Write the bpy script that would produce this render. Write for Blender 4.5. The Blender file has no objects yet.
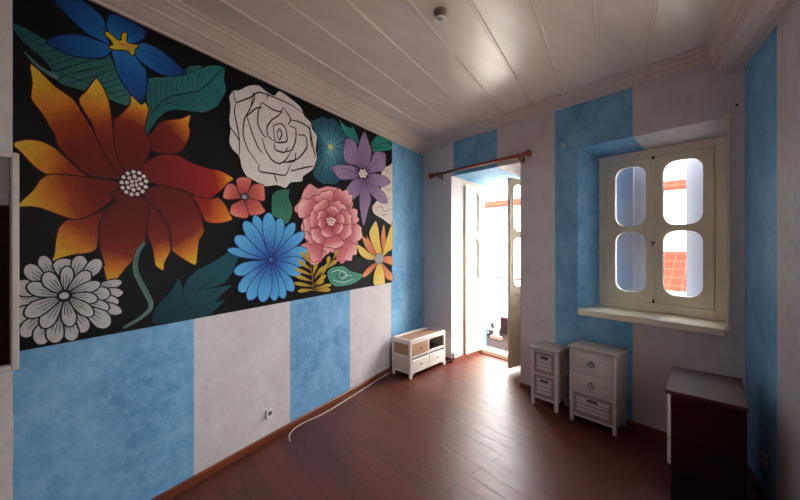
import bpy, bmesh, math, random
from mathutils import Vector, Matrix
from mathutils.geometry import tessellate_polygon
random.seed(7)
scene = bpy.context.scene
COL = scene.collection
PI = math.pi

# ------------------------------------------------------------------ helpers
def lin(c):
    r = []
    for v in c[:3]:
        v = v / 255.0
        r.append(v / 12.92 if v <= 0.04045 else ((v + 0.055) / 1.055) ** 2.4)
    return (r[0], r[1], r[2], 1.0)

class NT:
    def __init__(self, name):
        self.m = bpy.data.materials.new(name); self.m.use_nodes = True
        self.t = self.m.node_tree; self.n = self.t.nodes
        self.b = self.n['Principled BSDF']
    def new(self, t, **kw):
        nd = self.n.new(t)
        for k, v in kw.items(): setattr(nd, k, v)
        return nd
    def link(self, a, b): self.t.links.new(a, b)
    def math(self, op, a, b=None, c=None):
        nd = self.new('ShaderNodeMath', operation=op)
        for i, v in enumerate((a, b, c)):
            if v is None: continue
            if isinstance(v, (int, float)): nd.inputs[i].default_value = v
            else: self.link(v, nd.inputs[i])
        return nd.outputs[0]
    def noise(self, scale, detail=4, rough=.55, vec=None, dist=0.):
        nd = self.new('ShaderNodeTexNoise'); nd.inputs['Scale'].default_value = scale
        nd.inputs['Detail'].default_value = detail; nd.inputs['Roughness'].default_value = rough; nd.inputs['Distortion'].default_value = dist
        if vec is not None: self.link(vec, nd.inputs['Vector'])
        return nd.outputs['Fac']
    def pos(self, obj=False):
        if obj: return self.new('ShaderNodeTexCoord').outputs['Object']
        return self.new('ShaderNodeNewGeometry').outputs['Position']
    def scaled(self, vec, s):
        nd = self.new('ShaderNodeVectorMath', operation='MULTIPLY'); self.link(vec, nd.inputs[0]); nd.inputs[1].default_value = s
        return nd.outputs[0]
    def mixc(self, fac, a, b, blend='MIX'):
        nd = self.new('ShaderNodeMix', data_type='RGBA', blend_type=blend)
        for s, v in ((0, fac), (6, a), (7, b)):
            if isinstance(v, (int, float)): nd.inputs[s].default_value = v
            elif isinstance(v, tuple): nd.inputs[s].default_value = v
            else: self.link(v, nd.inputs[s])
        return nd.outputs[2]
    def ramp(self, fac, stops, interp='LINEAR'):
        nd = self.new('ShaderNodeValToRGB'); cr = nd.color_ramp; cr.interpolation = interp
        while len(cr.elements) < len(stops): cr.elements.new(.5)
        for e, (p, c) in zip(cr.elements, stops): e.position = p; e.color = c
        self.link(fac, nd.inputs[0]); return nd.outputs[0]
    def bump(self, h, strength=.3, dist=.01):
        nd = self.new('ShaderNodeBump'); nd.inputs['Strength'].default_value = strength; nd.inputs['Distance'].default_value = dist
        self.link(h, nd.inputs['Height']); self.link(nd.outputs[0], self.b.inputs['Normal'])
    def set(self, **kw):
        for k, v in kw.items(): self.b.inputs[k.replace('_', ' ')].default_value = v
        return self

def paint(name, c, rough=.5, var=.12, scale=9., bump=.08, metal=0., spec=.5, stretch=(1, 1, 1)):
    """painted / plain surface with slight mottling"""
    t = NT(name); v = t.scaled(t.pos(True), stretch)
    n = t.noise(scale, 4, .6, v)
    a = lin(c); d = tuple(x * (1 - var) for x in a[:3]) + (1,)
    l = tuple(min(1, x * (1 + var * .6)) for x in a[:3]) + (1,)
    t.link(t.ramp(n, [(.25, d), (.75, l)]), t.b.inputs['Base Color'])
    t.set(Roughness=rough, Metallic=metal); t.b.inputs['Specular IOR Level'].default_value = spec
    if bump: t.bump(t.noise(scale * 6, 3, .6, v), bump, .004)
    return t.m

def wood(name, c, c2, rough=.45, axis=0, scale=7., spec=.5, coat=0.):
    t = NT(name); s = [scale * 3] * 3; s[axis] = scale * .25
    v = t.scaled(t.pos(True), tuple(s)); n = t.noise(1.6, 6, .62, v, .6)
    t.link(t.ramp(n, [(.3, lin(c)), (.7, lin(c2))]), t.b.inputs['Base Color'])
    t.set(Roughness=rough); t.b.inputs['Specular IOR Level'].default_value = spec
    t.b.inputs['Coat Weight'].default_value = coat; t.b.inputs['Coat Roughness'].default_value = .2
    t.bump(n, .12, .003); return t.m

def plaster(name, axis, bands, wob=.004, side=None):
    """white plaster wall with hand painted blue stripes; bands = [(from, to)] along a world axis"""
    t = NT(name); P = t.pos(True)
    sep = t.new('ShaderNodeSeparateXYZ'); t.link(P, sep.inputs[0])
    w = t.math('MULTIPLY', t.math('SUBTRACT', t.noise(5., 3, .6, P), .5), wob * 4)
    x = t.math('ADD', sep.outputs[axis], w)
    fac = None
    for a, b in bands:
        f = t.math('MULTIPLY', t.math('GREATER_THAN', x, a), t.math('LESS_THAN', x, b))
        fac = f if fac is None else t.math('MAXIMUM', fac, f)
    n1 = t.noise(2.3, 5, .62, P, .4); n2 = t.noise(14., 4, .65, P); n3 = t.noise(60., 3, .6, P)
    white = t.ramp(n1, [(.3, lin((218, 209, 209))), (.72, lin((237, 230, 230)))])
    blue = t.ramp(n1, [(.28, lin((82, 140, 186))), (.5, lin((110, 166, 208))), (.74, lin((144, 192, 224)))])
    blue = t.mixc(t.ramp(n2, [(.42, (0, 0, 0, 1)), (.75, (.5, .5, .5, 1))]), blue, lin((162, 204, 232)))
    white = t.mixc(t.ramp(n2, [(.5, (0, 0, 0, 1)), (.8, (.5, .5, .5, 1))]), white, lin((190, 180, 178)))
    scr = t.ramp(n2, [(.33, (0, 0, 0, 1)), (.27, (1, 1, 1, 1))])
    white = t.mixc(t.math('MULTIPLY', scr, .25), white, lin((150, 146, 146)))
    if fac is None: t.link(white, t.b.inputs['Base Color'])
    else: t.link(t.mixc(fac, white, blue), t.b.inputs['Base Color'])
    t.set(Roughness=.62); t.b.inputs['Specular IOR Level'].default_value = .35
    t.bump(t.math('ADD', t.math('MULTIPLY', n1, 2.), t.math('ADD', n2, t.math('MULTIPLY', n3, .35))), .35, .012)
    return t.m

class MB:
    """collects shapes; build() links them as one mesh object"""
    def __init__(self): self.bm = bmesh.new(); self.mi = 0
    def _take(self, bm2, M=None):
        if M is not None: bmesh.ops.transform(bm2, matrix=M, verts=bm2.verts)
        vm = {}
        for v in bm2.verts: vm[v] = self.bm.verts.new(v.co)
        for f in bm2.faces:
            try:
                g = self.bm.faces.new([vm[v] for v in f.verts]); g.smooth = f.smooth; g.material_index = self.mi
            except ValueError: pass
        bm2.free()
    def box(self, x0, x1, y0, y1, z0, z1, bev=.003, seg=1, M=None):
        b = bmesh.new(); bmesh.ops.create_cube(b, size=1)
        for v in b.verts: v.co = Vector(((v.co.x + .5) * (x1 - x0) + x0, (v.co.y + .5) * (y1 - y0) + y0, (v.co.z + .5) * (z1 - z0) + z0))
        if bev:
            bev = min(bev, .45 * min(abs(x1 - x0), abs(y1 - y0), abs(z1 - z0)))
            bmesh.ops.bevel(b, geom=list(b.edges), offset=bev, segments=seg, profile=.5, affect='EDGES')
        self._take(b, M); return self
    def prism(self, pts, vec, M=None):
        """closed polygon (3D points) pushed along vec"""
        b = bmesh.new(); vec = Vector(vec)
        lo = [b.verts.new(p) for p in pts]; hi = [b.verts.new(Vector(p) + vec) for p in pts]; n = len(pts)
        b.faces.new(lo); b.faces.new(hi[::-1])
        for i in range(n): b.faces.new((lo[i], lo[(i + 1) % n], hi[(i + 1) % n], hi[i]))
        bmesh.ops.recalc_face_normals(b, faces=b.faces); self._take(b, M); return self
    def quad(self, a, b, c, d):
        f = self.bm.faces.new([self.bm.verts.new(p) for p in (a, b, c, d)]); f.material_index = self.mi; return self
    def lathe(self, prof, M=None, n=24, smooth=True):
        """profile [(r, z)] turned about z"""
        b = bmesh.new(); rings = []
        for r, z in prof:
            rings.append([b.verts.new((0, 0, z))] if r < 1e-6 else [b.verts.new((r * math.cos(2 * PI * k / n), r * math.sin(2 * PI * k / n), z)) for k in range(n)])
        for A, B in zip(rings, rings[1:]):
            for k in range(n):
                q = [A[k % len(A)], A[(k + 1) % len(A)], B[(k + 1) % len(B)], B[k % len(B)]]
                u = []
                for v in q:
                    if v not in u: u.append(v)
                if len(u) >= 3: b.faces.new(u).smooth = smooth
        for R in (rings[0], rings[-1]):
            if len(R) > 1: b.faces.new(R)
        bmesh.ops.recalc_face_normals(b, faces=b.faces); self._take(b, M); return self
    def tube(self, pts, r, n=10, closed=False, M=None):
        b = bmesh.new(); pts = [Vector(p) for p in pts]; N = len(pts); rings = []; up = None
        for i, p in enumerate(pts):
            if closed: d = (pts[(i + 1) % N] - pts[i - 1]).normalized()
            else: d = (pts[min(i + 1, N - 1)] - pts[max(i - 1, 0)]).normalized()
            if up is None: up = d.orthogonal().normalized()
            up = (up - d * up.dot(d)).normalized(); s = d.cross(up)
            rr = r[i] if isinstance(r, (list, tuple)) else r
            rings.append([b.verts.new(p + (up * math.cos(2 * PI * k / n) + s * math.sin(2 * PI * k / n)) * rr) for k in range(n)])
        for i in range(N if closed else N - 1):
            A, B = rings[i], rings[(i + 1) % N]
            for k in range(n): b.faces.new((A[k], A[(k + 1) % n], B[(k + 1) % n], B[k])).smooth = True
        if not closed: b.faces.new(rings[0][::-1]); b.faces.new(rings[-1])
        bmesh.ops.recalc_face_normals(b, faces=b.faces); self._take(b, M); return self
    def ribbonline(self, *a): pass
    def build(self, name, mat, parent=None, loc=None):
        me = bpy.data.meshes.new(name); self.bm.to_mesh(me); self.bm.free()
        for m in (mat if isinstance(mat, (list, tuple)) else [mat]): me.materials.append(m)
        o = bpy.data.objects.new(name, me); COL.objects.link(o)
        if parent is not None: o.parent = parent
        if loc: o.location = loc
        return o

def plate(outer, holes, y0, depth, bev=.0):
    """2D outline with holes in the x-z plane, front at y0, pushed along +y by depth -> bmesh holder"""
    cu = bpy.data.curves.new('tmp', 'CURVE'); cu.dimensions = '2D'; cu.fill_mode = 'BOTH'; cu.extrude = depth / 2 - bev; cu.bevel_depth = bev; cu.bevel_resolution = 1
    for pts in [outer] + holes:
        s = cu.splines.new('POLY'); s.points.add(len(pts) - 1); s.use_cyclic_u = True
        for p, q in zip(s.points, pts): p.co = (q[0], q[1], 0, 1)
    if bev: cu.offset = -bev
    ob = bpy.data.objects.new('tmp', cu); COL.objects.link(ob)
    dg = bpy.context.evaluated_depsgraph_get(); dg.update()
    me = bpy.data.meshes.new_from_object(ob.evaluated_get(dg))
    b = bmesh.new(); b.from_mesh(me)
    bmesh.ops.transform(b, matrix=Matrix.Translation((0, y0 + depth / 2, 0)) @ Matrix.Rotation(PI / 2, 4, 'X'), verts=b.verts)
    bpy.data.objects.remove(ob); bpy.data.curves.remove(cu); bpy.data.meshes.remove(me)
    return b

def rrect(x0, x1, z0, z1, r, n=7):
    pts = []
    for cx, cz, a0 in ((x1 - r, z0 + r, -PI / 2), (x1 - r, z1 - r, 0), (x0 + r, z1 - r, PI / 2), (x0 + r, z0 + r, PI)):
        for k in range(n + 1):
            a = a0 + PI / 2 * k / n; pts.append((cx + r * math.cos(a), cz + r * math.sin(a)))
    return pts

def rect(x0, x1, z0, z1): return [(x0, z0), (x1, z0), (x1, z1), (x0, z1)]

def tag(o, label, cat, group=None, kind=None):
    o['label'] = label
    if cat: o['category'] = cat
    if group: o['group'] = group
    if kind: o['kind'] = kind
    return o

def thing(name, label, cat, loc=(0, 0, 0), rz=0., group=None, kind=None):
    o = bpy.data.objects.new(name, None); COL.objects.link(o); o.empty_display_size = .1
    o.location = loc; o.rotation_euler = (0, 0, rz); return tag(o, label, cat, group, kind)

def Rx(a): return Matrix.Rotation(a, 4, 'X')
def Ry(a): return Matrix.Rotation(a, 4, 'Y')
def Rz(a): return Matrix.Rotation(a, 4, 'Z')
def T(x, y, z): return Matrix.Translation((x, y, z))

# ------------------------------------------------------------------ dimensions (metres)
W, DEP, H = 3.515, 5.4, 3.13         # length of the window wall (along x, at y=0), depth of the room, ceiling height
TH = .78                             # thickness of the old outer wall
SK = math.radians(19.905)            # the side walls are not square to the window wall: they run skewed by this angle
DX0, DX1, DZ = .585, 1.66, 2.592     # opening of the french door
OX0, OX1, OZ = .525, 1.39, 2.50      # the same opening at its outer end
WX0, WX1, WZ0, WZ1 = 2.305, 3.43, 1.0, 2.617   # window opening
def skew(x, y, off=0.):
    """point x metres in front of a side wall, y metres along it (negative towards the viewer)"""
    return (off + x * math.cos(SK) - y * math.sin(SK), x * math.sin(SK) + y * math.cos(SK))
def on_side(o, off=0.):
    o.location = (off, 0, 0); o.rotation_euler = (0, 0, SK); return o

# ------------------------------------------------------------------ materials
M_left = plaster('plaster_left', 1, [(-4.262, -3.409), (-2.568, -1.730), (-.895, .05)])
M_back = plaster('plaster_back', 0, [(.626, 1.34), (2.07, 2.79)])
M_right = plaster('plaster_right', 1, [(-.59, .05)])
M_plain = plaster('plaster_plain', 1, [])

def ceiling_mat():
    t = NT('ceiling_gloss_paint'); P = t.pos(); v = t.scaled(P, (6, .7, 1)); n = t.noise(1.5, 4, .55, v)
    t.link(t.ramp(n, [(.3, lin((206, 191, 181))), (.7, lin((217, 203, 194)))]), t.b.inputs['Base Color'])
    t.set(Roughness=.27); t.b.inputs['Specular IOR Level'].default_value = .55
    t.bump(t.noise(2.2, 3, .5, t.scaled(P, (3, 1, 1))), .22, .02); return t.m
M_ceil = ceiling_mat()
M_cornice = paint('cornice_paint', (210, 193, 183), .25, .06, 4., .1)

def floor_mat():
    t = NT('floor_boards'); P = t.pos()
    br = t.new('ShaderNodeTexBrick'); t.link(P, br.inputs['Vector']); br.offset = .37; br.offset_frequency = 2
    for k, v in (('Scale', 1.), ('Mortar Size', .0034), ('Mortar Smooth', .3), ('Bias', 0.), ('Brick Width', 2.3), ('Row Height', .128)): br.inputs[k].default_value = v
    br.inputs['Color1'].default_value = lin((104, 49, 37)); br.inputs['Color2'].default_value = lin((86, 38, 29)); br.inputs['Mortar'].default_value = lin((30, 14, 12))
    g = t.noise(1.5, 6, .65, t.scaled(P, (2.2, 34, 1)), .5)
    c = t.mixc(t.math('MULTIPLY', g, .55), br.outputs['Color'], lin((66, 29, 22)))
    wear = t.ramp(t.noise(3.2, 5, .7, t.scaled(P, (1.2, 5, 1)), .8), [(.6, (0, 0, 0, 1)), (.72, (1, 1, 1, 1))])
    c = t.mixc(t.math('MULTIPLY', wear, .5), c, lin((108, 66, 52)))
    sp = t.ramp(t.noise(9., 2, .5, t.scaled(P, (1, 6, 1))), [(.765, (0, 0, 0, 1)), (.785, (1, 1, 1, 1))])
    c = t.mixc(t.math('MULTIPLY', sp, .6), c, lin((170, 130, 104)))
    t.link(c, t.b.inputs['Base Color'])
    r = t.math('ADD', t.math('MULTIPLY', t.noise(4., 4, .6, t.scaled(P, (1, 7, 1))), .3), .24)
    t.link(r, t.b.inputs['Roughness']); t.b.inputs['Specular IOR Level'].default_value = .4
    hh = t.math('ADD', t.math('MULTIPLY', br.outputs['Fac'], -1.), t.math('MULTIPLY', g, .25))
    t.bump(hh, .3, .004); return t.m
M_floor = floor_mat()
M_base = wood('baseboard_wood', (96, 44, 26), (126, 64, 36), .4, 1, 5.)
M_frame = paint('cream_gloss_paint', (238, 231, 208), .35, .05, 8., .08)
M_sill = paint('sill_paint', (240, 234, 214), .3, .07, 6., .1)
M_white = paint('white_door_paint', (226, 218, 196), .38, .05, 8., .06)
M_iron = paint('old_iron', (58, 50, 46), .5, .3, 40., .1, .7)
M_chrome = paint('worn_metal', (150, 146, 140), .35, .1, 30., .05, .9)
M_copper = wood('copper_toned_wood', (120, 52, 34), (158, 76, 50), .28, 0, 6., .6, .3)
M_wash = wood('whitewashed_wood', (188, 176, 168), (212, 202, 196), .55, 0, 8., .4)
M_washtop = wood('whitewashed_top', (170, 156, 150), (200, 188, 182), .5, 0, 8., .4)
M_washv = wood('whitewashed_legs', (196, 184, 178), (214, 204, 198), .55, 2, 8., .4)
M_crate = wood('crate_frame_wood', (140, 126, 120), (166, 152, 146), .55, 0, 8., .4)
M_slat = wood('crate_slat_wood', (196, 184, 178), (218, 208, 203), .55, 0, 8., .4)
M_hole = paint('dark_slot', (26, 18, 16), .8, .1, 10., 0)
M_inside = paint('cabinet_inside', (120, 106, 98), .7, .1, 10., 0)
M_bwhite = paint('bench_white', (222, 214, 208), .45, .06, 10., .05)
M_knob = paint('bronze_knob', (92, 78, 66), .35, .15, 30., 0, .8)
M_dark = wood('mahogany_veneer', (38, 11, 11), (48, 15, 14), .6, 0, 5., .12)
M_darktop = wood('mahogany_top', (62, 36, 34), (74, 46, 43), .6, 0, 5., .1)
M_pale = paint('pale_drawer_front', (206, 196, 190), .5, .06, 10., 0)
M_plastic = paint('white_plastic', (226, 222, 216), .3, .04, 10., 0)
M_mirrorframe = paint('white_mirror_frame', (212, 204, 196), .4, .08, 12., .06)
M_cable = paint('white_cable', (226, 214, 200), .4, .04, 10., 0)

def weave_mat():
    t = NT('woven_cane'); P = t.pos(True)
    w1 = t.new('ShaderNodeTexWave', wave_type='BANDS', bands_direction='X'); w2 = t.new('ShaderNodeTexWave', wave_type='BANDS', bands_direction='Z')
    w3 = t.new('ShaderNodeTexWave', wave_type='BANDS', bands_direction='Y')
    for w in (w1, w2, w3): w.inputs['Scale'].default_value = 32.; w.inputs['Distortion'].default_value = .6; t.link(P, w.inputs['Vector'])
    f = t.math('MULTIPLY', t.math('ADD', w1.outputs['Fac'], t.math('ADD', w2.outputs['Fac'], w3.outputs['Fac'])), .33)
    c = t.ramp(f, [(.15, lin((142, 104, 76))), (.75, lin((192, 156, 124)))])
    t.link(c, t.b.inputs['Base Color']); t.set(Roughness=.7); t.bump(f, .4, .003); return t.m
M_weave = weave_mat()

def glass_mat():
    t = NT('window_glass'); tr = t.new('ShaderNodeBsdfTransparent'); gl = t.new('ShaderNodeBsdfGlossy'); fr = t.new('ShaderNodeLayerWeight'); mx = t.new('ShaderNodeMixShader')
    tr.inputs[0].default_value = (.93, .95, .96, 1); gl.inputs['Roughness'].default_value = .03; fr.inputs[0].default_value = .5
    t.link(t.math('ADD', t.math('MULTIPLY', t.math('POWER', fr.outputs[1], 5.), .8), .03), mx.inputs[0]); t.link(tr.outputs[0], mx.inputs[1]); t.link(gl.outputs[0], mx.inputs[2])
    out = [n for n in t.n if n.type == 'OUTPUT_MATERIAL'][0]; t.link(mx.outputs[0], out.inputs['Surface']); return t.m
M_glass = glass_mat()
def mirror_mat():
    t = NT('mirror_glass'); t.set(Metallic=1., Roughness=.03); t.b.inputs['Base Color'].default_value = (.72, .73, .73, 1); return t.m
M_mirror = mirror_mat()

# ------------------------------------------------------------------ room shell
def struct(o, label, cat): return tag(o, label, cat, None, 'structure')

LEN = 6.05                            # length of the side walls
room = [(-.25, .72), (W + .25, .72), skew(.2, -LEN, W), skew(-.2, -LEN)]
mb = MB(); mb.prism([(a, b, -.12) for a, b in room], (0, 0, .12))
struct(mb.build('floor', M_floor), 'dark red brown varnished floor of long wooden boards', 'floor')

mb = MB(); mb.box(-.2, 0, -LEN, .3, -.12, H + .15, 0)
struct(on_side(mb.build('wall_left', M_left)), 'plaster wall with wide blue and white stripes under the flower mural', 'wall')
RY0, RY1, RZ0, RZ1 = -2.12, -1.25, 1.05, 2.3      # unseen window added on the right wall for fill light
mb = MB(); mb.box(0, .45, RY1, .04, -.12, H + .15, 0); mb.box(0, .45, -LEN, RY0, -.12, H + .15, 0)  # made thick so the added window throws less light on the back wall
mb.box(0, .45, RY0, RY1, -.12, RZ0, 0); mb.box(0, .45, RY0, RY1, RZ1, H + .15, 0)
struct(on_side(mb.build('wall_right', M_right), W), 'plaster wall at right with one blue stripe in the corner', 'wall')
mb = MB(); mb.box(1.6, 5.9, -DEP - .2, -DEP, -.12, H + .15, 0)
struct(mb.build('wall_front', M_plain), 'plain white plaster wall opposite the window', 'wall')

# back wall: thick masonry with two openings
FX0, FR, FZ, wy = 2.375, 3.372, 2.553, .33      # window frame: left, right, top, distance behind the wall face
mb = MB(); TOP = H + .15
def pier(pts, z0=-.12, z1=TOP): mb.prism([(a, b, z0) for a, b in pts], (0, 0, z1 - z0))
pier([(-.3, 0), (DX0, 0), (OX0, TH), (-.3, TH)])
pier([(DX1, 0), (WX0, 0), (FX0 + .004, wy + .01), (FX0, TH), (OX1, TH)])
pier([(WX1, 0), (W + .3, 0), (W + .3, TH), (FR + .01, TH), (FR, wy + .01)])
def across(pts, x0, x1): mb.prism([(x0, a, z) for a, z in pts], (x1 - x0, 0, 0))
across([(0, DZ), (0, TOP), (TH, TOP), (TH, DZ)], DX0, DX1); across([(.003, DZ), (TH - .01, DZ), (TH - .01, OZ)], OX0 - .02, DX1 + .01)
across([(0, WZ1), (0, TOP), (TH, TOP), (TH, WZ1)], WX0, WX1); across([(.003, WZ1), (TH - .01, WZ1), (TH - .01, FZ + .01), (wy + .01, FZ)], WX0 - .01, WX1 + .01)
across([(0, -.12), (0, WZ0 - .045), (TH, WZ0 - .045), (TH, -.12)], WX0, WX1)
struct(mb.build('wall_back', M_back), 'thick plaster wall with blue and white stripes around door and window', 'wall')

# ceiling: boards running from front to back with moulded strips over the joints
mb = MB(); mb.prism([(*loc_, H) for loc_ in [(-.2, .25), (W * math.cos(SK) + .2, .25 - W * math.sin(SK)), (W * math.cos(SK) + .2, -LEN - 1.2), (-.2, -LEN)]], (0, 0, .14))
for k in range(-2, 7):
    x = 1.085 + .322 * k
    if x < .3 or x > W * math.cos(SK) - .15: continue
    y0, y1 = -LEN - x * .36, -x * math.tan(SK)
    mb.prism([(x - .013, y0, H), (x - .013, y0, H - .006), (x - .007, y0, H - .011), (x + .006, y0, H - .011), (x + .011, y0, H - .005), (x + .013, y0, H)], (0, y1 - y0, 0))
struct(on_side(mb.build('ceiling', M_ceil)), 'glossy cream wooden board ceiling with moulded strips', 'ceiling')

# cornices
def cornice(name, prof, horizontal, label):
    mb = MB()
    if horizontal: mb.prism([(0, -d, z) for d, z in prof], (W + .1, 0, 0))
    else: mb.prism([(d, -LEN, z) for d, z in prof], (0, LEN, 0))
    o = mb.build(name, M_cornice)
    return struct(o if horizontal else on_side(o), label, 'cornice')
cornice('trim_1', [(0, H + .02), (0, 2.993), (.022, 2.993), (.026, 3.006), (.055, 3.018), (.1, 3.05), (.112, 3.052), (.116, 3.066), (.17, 3.098), (.182, 3.1), (.186, 3.114), (.215, 3.122), (.222, H + .02)], False, 'stepped cream cornice above the flower mural')
cornice('trim_2', [(0, H + .02), (0, 3.06), (.025, 3.06), (.03, 3.07), (.08, 3.082), (.088, 3.092), (.15, 3.106), (.158, 3.114), (.205, 3.12), (.212, H + .02)], True, 'cream cornice above the door and window')
mb = MB()
s = 1.15
mb.prism([(.01, -LEN, H + .02), (.01, -LEN, 2.955), (-.03, -LEN, 2.955), (-.04, -LEN, 2.948), (-.09, -LEN, 2.948), (-.1, -LEN, 2.957), (-.15, -LEN, 2.957), (-.172, -LEN, 2.968), (-.172, -LEN, 3.03), (-.184, -LEN, 3.038), (-.184, -LEN, 3.07), (-.21, -LEN, 3.1), (-.225, -LEN, H + .02)], (0, LEN + .09, 0))
struct(on_side(mb.build('trim_3', M_cornice), W), 'boxed cream cornice along the right wall', 'cornice')

# baseboards
def board(name, pts, label):
    mb = MB()
    for (a, b) in pts:
        a, b = Vector(a), Vector(b); d = (b - a).normalized(); n = Vector((d.y, -d.x, 0)) * .018
        mb.prism([a, a + Vector((0, 0, .056)), a + n * .6 + Vector((0, 0, .056)), a + n + Vector((0, 0, .05)), a + n], b - a)
    return struct(mb.build(name, M_base), label, 'baseboard')
on_side(board('baseboard_left', [((0, -LEN, 0), (0, 0, 0))], 'low brown wooden baseboard under the striped mural wall'))
board('baseboard_back', [((.0, 0, 0), (DX0, 0, 0)), ((DX0, 0, 0), (OX0 + .01, TH - .09, 0)), ((DX1, 0, 0), (W, 0, 0))], 'low brown baseboard under the door and window wall')
on_side(board('baseboard_right', [((0, .02, 0), (0, -2.17, 0)), ((0, -3.11, 0), (0, -LEN, 0))], 'low brown baseboard along the right wall'), W)

# ------------------------------------------------------------------ mural
RAMPS = {}
def ramp_mat(stops):
    key = tuple(stops)
    if key not in RAMPS:
        t = NT('mural_pigment'); at = t.new('ShaderNodeAttribute', attribute_name='along')
        P = t.pos(); n = t.noise(11., 5, .65, P)
        f = t.math('ADD', at.outputs['Fac'], t.math('MULTIPLY', t.math('SUBTRACT', n, .5), .16 if len(stops) > 1 else 0.))
        c = t.ramp(f, [(p, lin(cc)) for p, cc in stops]) if len(stops) > 1 else None
        if c is None:
            rgb = t.new('ShaderNodeRGB'); rgb.outputs[0].default_value = lin(stops[0][1]); c = rgb.outputs[0]
        c = t.mixc(.55, c, t.ramp(t.noise(30., 4, .6, P), [(.3, (.72, .72, .72, 1)), (.6, (1, 1, 1, 1))]), 'MULTIPLY')
        t.link(c, t.b.inputs['Base Color']); t.set(Roughness=.6); t.b.inputs['Specular IOR Level'].default_value = .18
        t.bump(t.noise(40., 3, .6, P), .12, .004)
        RAMPS[key] = t.m
    return RAMPS[key]

ML, MR, MT_ = -4.262, -.872, 3.003
def clampw(p): return (min(max(p[0], ML + .002), MR - .002), min(max(p[1], 1.130 + .019 * (p[0] - ML) / (MR - ML)), MT_))
def spline(pts, closed, sub=3):
    out = []; n = len(pts)
    rng = range(n) if closed else range(n - 1)
    for i in rng:
        p0 = pts[i - 1] if closed or i > 0 else pts[i]; p1 = pts[i]; p2 = pts[(i + 1) % n]; p3 = pts[(i + 2) % n] if closed or i + 2 < n else p2
        for s in range(sub):
            t = s / sub; q = []
            for a in (0, 1):
                m1 = (p2[a] - p0[a]) * .35; m2 = (p3[a] - p1[a]) * .35
                q.append((2 * t**3 - 3 * t**2 + 1) * p1[a] + (t**3 - 2 * t**2 + t) * m1 + (-2 * t**3 + 3 * t**2) * p2[a] + (t**3 - t**2) * m2)
            out.append(tuple(q))
    if not closed: out.append(tuple(pts[-1]))
    return out

class Painter:
    layer = 0
    def __init__(self): self.v = []; self.f = []; self.t = []; self.mi = []; self.mats = []
    def slot(self, m):
        if m not in self.mats: self.mats.append(m)
        return self.mats.index(m)
    def add(self, verts, faces, ts, m):
        Painter.layer += 1; x = .0009 + Painter.layer * .00002; o = len(self.v); s = self.slot(m)
        self.v += [(x, p[0], p[1]) for p in verts]; self.t += ts
        for f in faces: self.f.append([o + i for i in f]); self.mi.append(s)
    def shape(self, pts, stops, base, tip, radial):
        out = [clampw(p) for p in spline(pts, True)]
        if radial:
            vs = [clampw(base)] + out; n = len(out)
            self.add(vs, [(0, 1 + i, 1 + (i + 1) % n) for i in range(n)], [0.] + [1.] * n, ramp_mat(stops))
        else:
            dx, dy = tip[0] - base[0], tip[1] - base[1]; L2 = max(dx * dx + dy * dy, 1e-9)
            tri = tessellate_polygon([[Vector((p[0], p[1], 0)) for p in out]])
            self.add(out, [tuple(a) for a in tri], [((p[0] - base[0]) * dx + (p[1] - base[1]) * dy) / L2 for p in out], ramp_mat(stops))
        return out
    def stroke(self, pts, w, col, closed=False, taper=True):
        n = len(pts); vs = []; fs = []
        for i, p in enumerate(pts):
            a = pts[i - 1] if closed or i > 0 else p; b = pts[(i + 1) % n] if closed or i < n - 1 else p
            d = Vector((b[0] - a[0], b[1] - a[1])); d = d.normalized() if d.length > 1e-9 else Vector((1, 0))
            k = 1. if closed or not taper else .55 + .45 * math.sin(PI * i / max(1, n - 1))
            nx, ny = -d.y * w * .5 * k, d.x * w * .5 * k
            vs += [clampw((p[0] + nx, p[1] + ny)), clampw((p[0] - nx, p[1] - ny))]
        for i in range(n if closed else n - 1):
            j = (i + 1) % n; fs.append((2 * i, 2 * i + 1, 2 * j + 1, 2 * j))
        self.add(vs, fs, [0.] * len(vs), ramp_mat([(0, col)]))
    def build(self, name, parent):
        me = bpy.data.meshes.new(name); me.from_pydata(self.v, [], self.f)
        for m in self.mats: me.materials.append(m)
        for p, i in zip(me.polygons, self.mi): p.material_index = i
        a = me.attributes.new('along', 'FLOAT', 'POINT')
        a.data.foreach_set('value', self.t)
        o = bpy.data.objects.new(name, me); COL.objects.link(o); o.parent = parent; return o

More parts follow.
